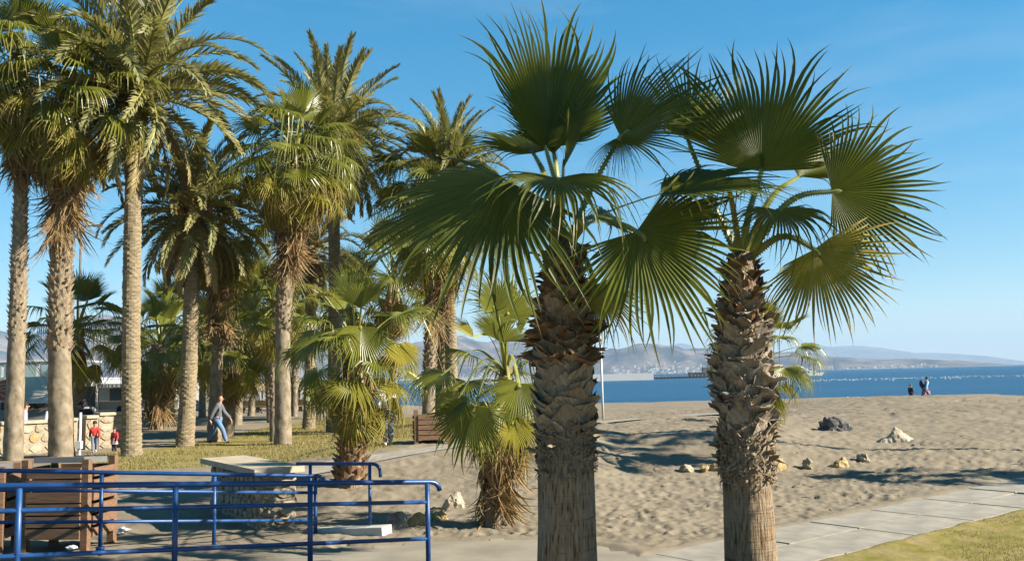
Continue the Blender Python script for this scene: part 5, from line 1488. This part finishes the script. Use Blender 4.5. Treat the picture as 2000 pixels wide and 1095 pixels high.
# ------------------------------------------------------------------ harbour, ship, far town
def seabox(px0, px1, top, base_y, Y, depth, mat, name, label, cat):
    a = at(px0, base_y, Y); b = at(px1, base_y, Y); z1 = at((px0 + px1) / 2, top, Y).z
    mb = MB(); mb.box((0, depth / 2, (z1 - 1.6) / 2), (b.x - a.x, depth, z1 + 1.6))
    return tag(mb.build(name, mat, loc=((a.x + b.x) / 2, Y, 0)), label, cat)
seabox(860, 1277, 733, 742, 450, 8, MT['white'], 'breakwater', 'long white breakwater wall across the bay', 'breakwater')
a = at(1277, 738, 520); b = at(1600, 731, 520)
pr = thing('pier', (a.x, 520, -.95), 'dark pier with a row of short posts beyond the white breakwater', 'pier')
Lp = b.x - a.x
mb = MB(); mb.box((Lp / 2, 3, .35), (Lp, 6, 1.3)); mb.build('deck', MT['stone_dark'], pr)
for k in range(46):
    mb = MB(); mb.box((Lp * (k + .5) / 46, -.1, 1.5), (.45, .45, 1.2)); mb.build('post', MT['grey_wall'], pr)
mb = MB(); mb.box((Lp / 2, -.1, 2.2), (Lp, .5, .25)); mb.build('rail', MT['stone_dark'], pr)
sh0 = at(1400, 736, 640)
shp = thing('grey_ship', (sh0.x, 640, -.95), 'dark grey ship with mast partly hidden by the sunlit trunk', 'ship')
mb = MB(); L = 40
mb.add([(-L / 2, -3, 3.2), (L / 2, 0, 3.8), (-L / 2, 3, 3.2), (-L / 2 + 1, -2.4, -.6), (L / 2 - 5, 0, -.6), (-L / 2 + 1, 2.4, -.6), (L * .2, -3.4, 3.2), (L * .2, 3.4, 3.2), (L * .2, -2.6, -.6), (L * .2, 2.6, -.6)],
       [(0, 6, 7, 2), (6, 1, 7), (0, 3, 8, 6), (6, 8, 4, 1), (2, 7, 9, 5), (7, 1, 4, 9), (0, 2, 5, 3), (3, 5, 9, 8), (8, 9, 4)]); mb.build('hull', MT['stone_dark'], shp)
mb = MB(); mb.box((-2, 0, 5.0), (16, 4.6, 3.4)); mb.build('bridge', MT['grey_plastic'], shp)
mb = MB(); mb.box((0, 0, 7.5), (8, 3.8, 2.2)); mb.build('wheelhouse', MT['grey_plastic'], shp)
mb = MB(); mb.tube([(-1, 0, 8.0), (-1, 0, 14.5)], .3, 6); mb.box((-1, 0, 12), (3.2, .3, .3)); mb.build('mast', MT['stone_dark'], shp)
bo = at(1590, 729, 480); wb = thing('white_boat', (bo.x, 480, -.95), 'small white motor boat off the end of the pier', 'boat')
mb = MB(); mb.add([(-5, -1.5, 1.3), (5.5, 0, 1.7), (-5, 1.5, 1.3), (-4.8, -1.2, -.3), (4, 0, -.3), (-4.8, 1.2, -.3)], [(0, 1, 2), (0, 3, 4, 1), (2, 1, 4, 5), (0, 2, 5, 3), (3, 5, 4)]); mb.build('hull', MT['white'], wb)
mb = MB(); mb.box((-.8, 0, 2.0), (3.4, 2.0, 1.4)); mb.build('cabin', MT['white'], wb)
cr0 = at(1012, 745, 700)
cr = thing('harbour_crane', (cr0.x, 700, -1), 'blue harbour crane with red jib beyond the small shaggy palm', 'crane')
zc = at(1010, 693, 700).z + 1
for x in (-2.5, 2.5):
    mb = MB(); mb.box((x, 0, zc / 2), (1.2, 1.2, zc)); mb.build('leg', MT['blue'], cr)
for z in (zc * .3, zc * .6, zc * .95):
    mb = MB(); mb.box((0, 0, z), (6.2, 1, 1)); mb.build('beam', MT['blue'], cr)
mb = MB(); mb.box((4, 0, zc * .92), (30, 1.0, 1.2), Matrix.Rotation(R(-8), 3, 'Y')); mb.build('jib', MT['red'], cr)

rg = random.Random(77)
HB_ = []
for mt in (('white', (0.85, .83, .78)), ('cream', (.62, .54, .44)), ('sand', (.46, .38, .30)), ('pinkish', (.50, .40, .35))):
    mb = MB(); mb.box((0, 0, .5), (1, 1, 1)); m = simple('house_' + mt[0], mt[1], .8, .1, 3)
    HB_.append(mb.mesh('far_house', [m]))
def far_house(px, Y, z0, w_, h_, dpt):
    p = at(px, 720, Y)
    o = link('far_house', rg.choice(HB_), loc=(p.x, Y, z0 - 3)); o.scale = (w_, dpt, h_ + 3)
    tag(o, 'pale house of the far town spread along the foot of the hills', 'house', 'houses of the far town'); return o
for k in range(280):
    u = rg.random()
    if k < 190:
        px = rg.uniform(1185, 1410) if k < 140 else rg.uniform(880, 1020); up_ = abs(rg.gauss(0, 1)); Y = 6000 + up_ * 260; z0 = max(0, up_ * 34 - 4)
    else:
        px = rg.uniform(1540, 1830); up_ = abs(rg.gauss(0, .8)); Y = 6050 + up_ * 260; z0 = max(0, up_ * 14 - 4)
    far_house(px, Y, z0, rg.uniform(6, 20), rg.uniform(5, 16), 12)
tw = at(1634, 720, 6000); mb = MB(); mb.box((0, 0, 36), (26, 26, 72)); mb.box((0, 0, 73), (18, 18, 6))
tag(mb.build('tower', MT['grey_plastic'], loc=(tw.x, 6000, -1)), 'lone grey tower block above the far coast', 'tower')
# small white flecks scattered on the water
rs_ = np.random.RandomState(5); mb = MB()
for k in range(300):
    px = rs_.uniform(1570, 2040) if k < 470 else rs_.uniform(1200, 1560); Y = 255 + rs_.normal(0, 14)
    p = at(px, 740, Y); s_ = rs_.uniform(.08, .22)
    c = Vector((p.x, Y, -.9))
    mb.add([c + Vector(q) * s_ for q in ((1, 0, 0), (-1, 0, 0), (0, 1, 0), (0, -1, 0), (0, 0, 1), (0, 0, -.6))], [(0, 2, 4), (2, 1, 4), (1, 3, 4), (3, 0, 4), (2, 0, 5), (1, 2, 5), (3, 1, 5), (0, 3, 5)])
mb.build('white_flecks', MT['white'], kind='stuff')

# twigs and dry weed on the sand
rs_ = np.random.RandomState(8); mb = MB()
P = rs_.uniform((-1, 12.5), (22, 46), (900, 2)); keep = (poly_dist(P[:, 0], P[:, 1], PATH_POLY) > .15) & (poly_dist(P[:, 0], P[:, 1], PAVE_POLY) > .1) & (poly_dist(P[:, 0], P[:, 1], LAWN_R) > .2) & (fbm(P[:, 0] * .5, P[:, 1] * .5, 61) > .44)
for x, y in P[keep][:330]:
    z = float(gz(x, y)) + .005; a = rs_.uniform(0, 6.28); L = rs_.uniform(.03, .16)
    d = Vector((math.cos(a), math.sin(a), 0)); q = Vector((x, y, z))
    mb.tube([q - d * L, q + Vector((rs_.uniform(-.02, .02), rs_.uniform(-.02, .02), .025)), q + d * L], [.004, .009, .003], 4)
mb.build('debris', MT['wood_dark'], kind='stuff')
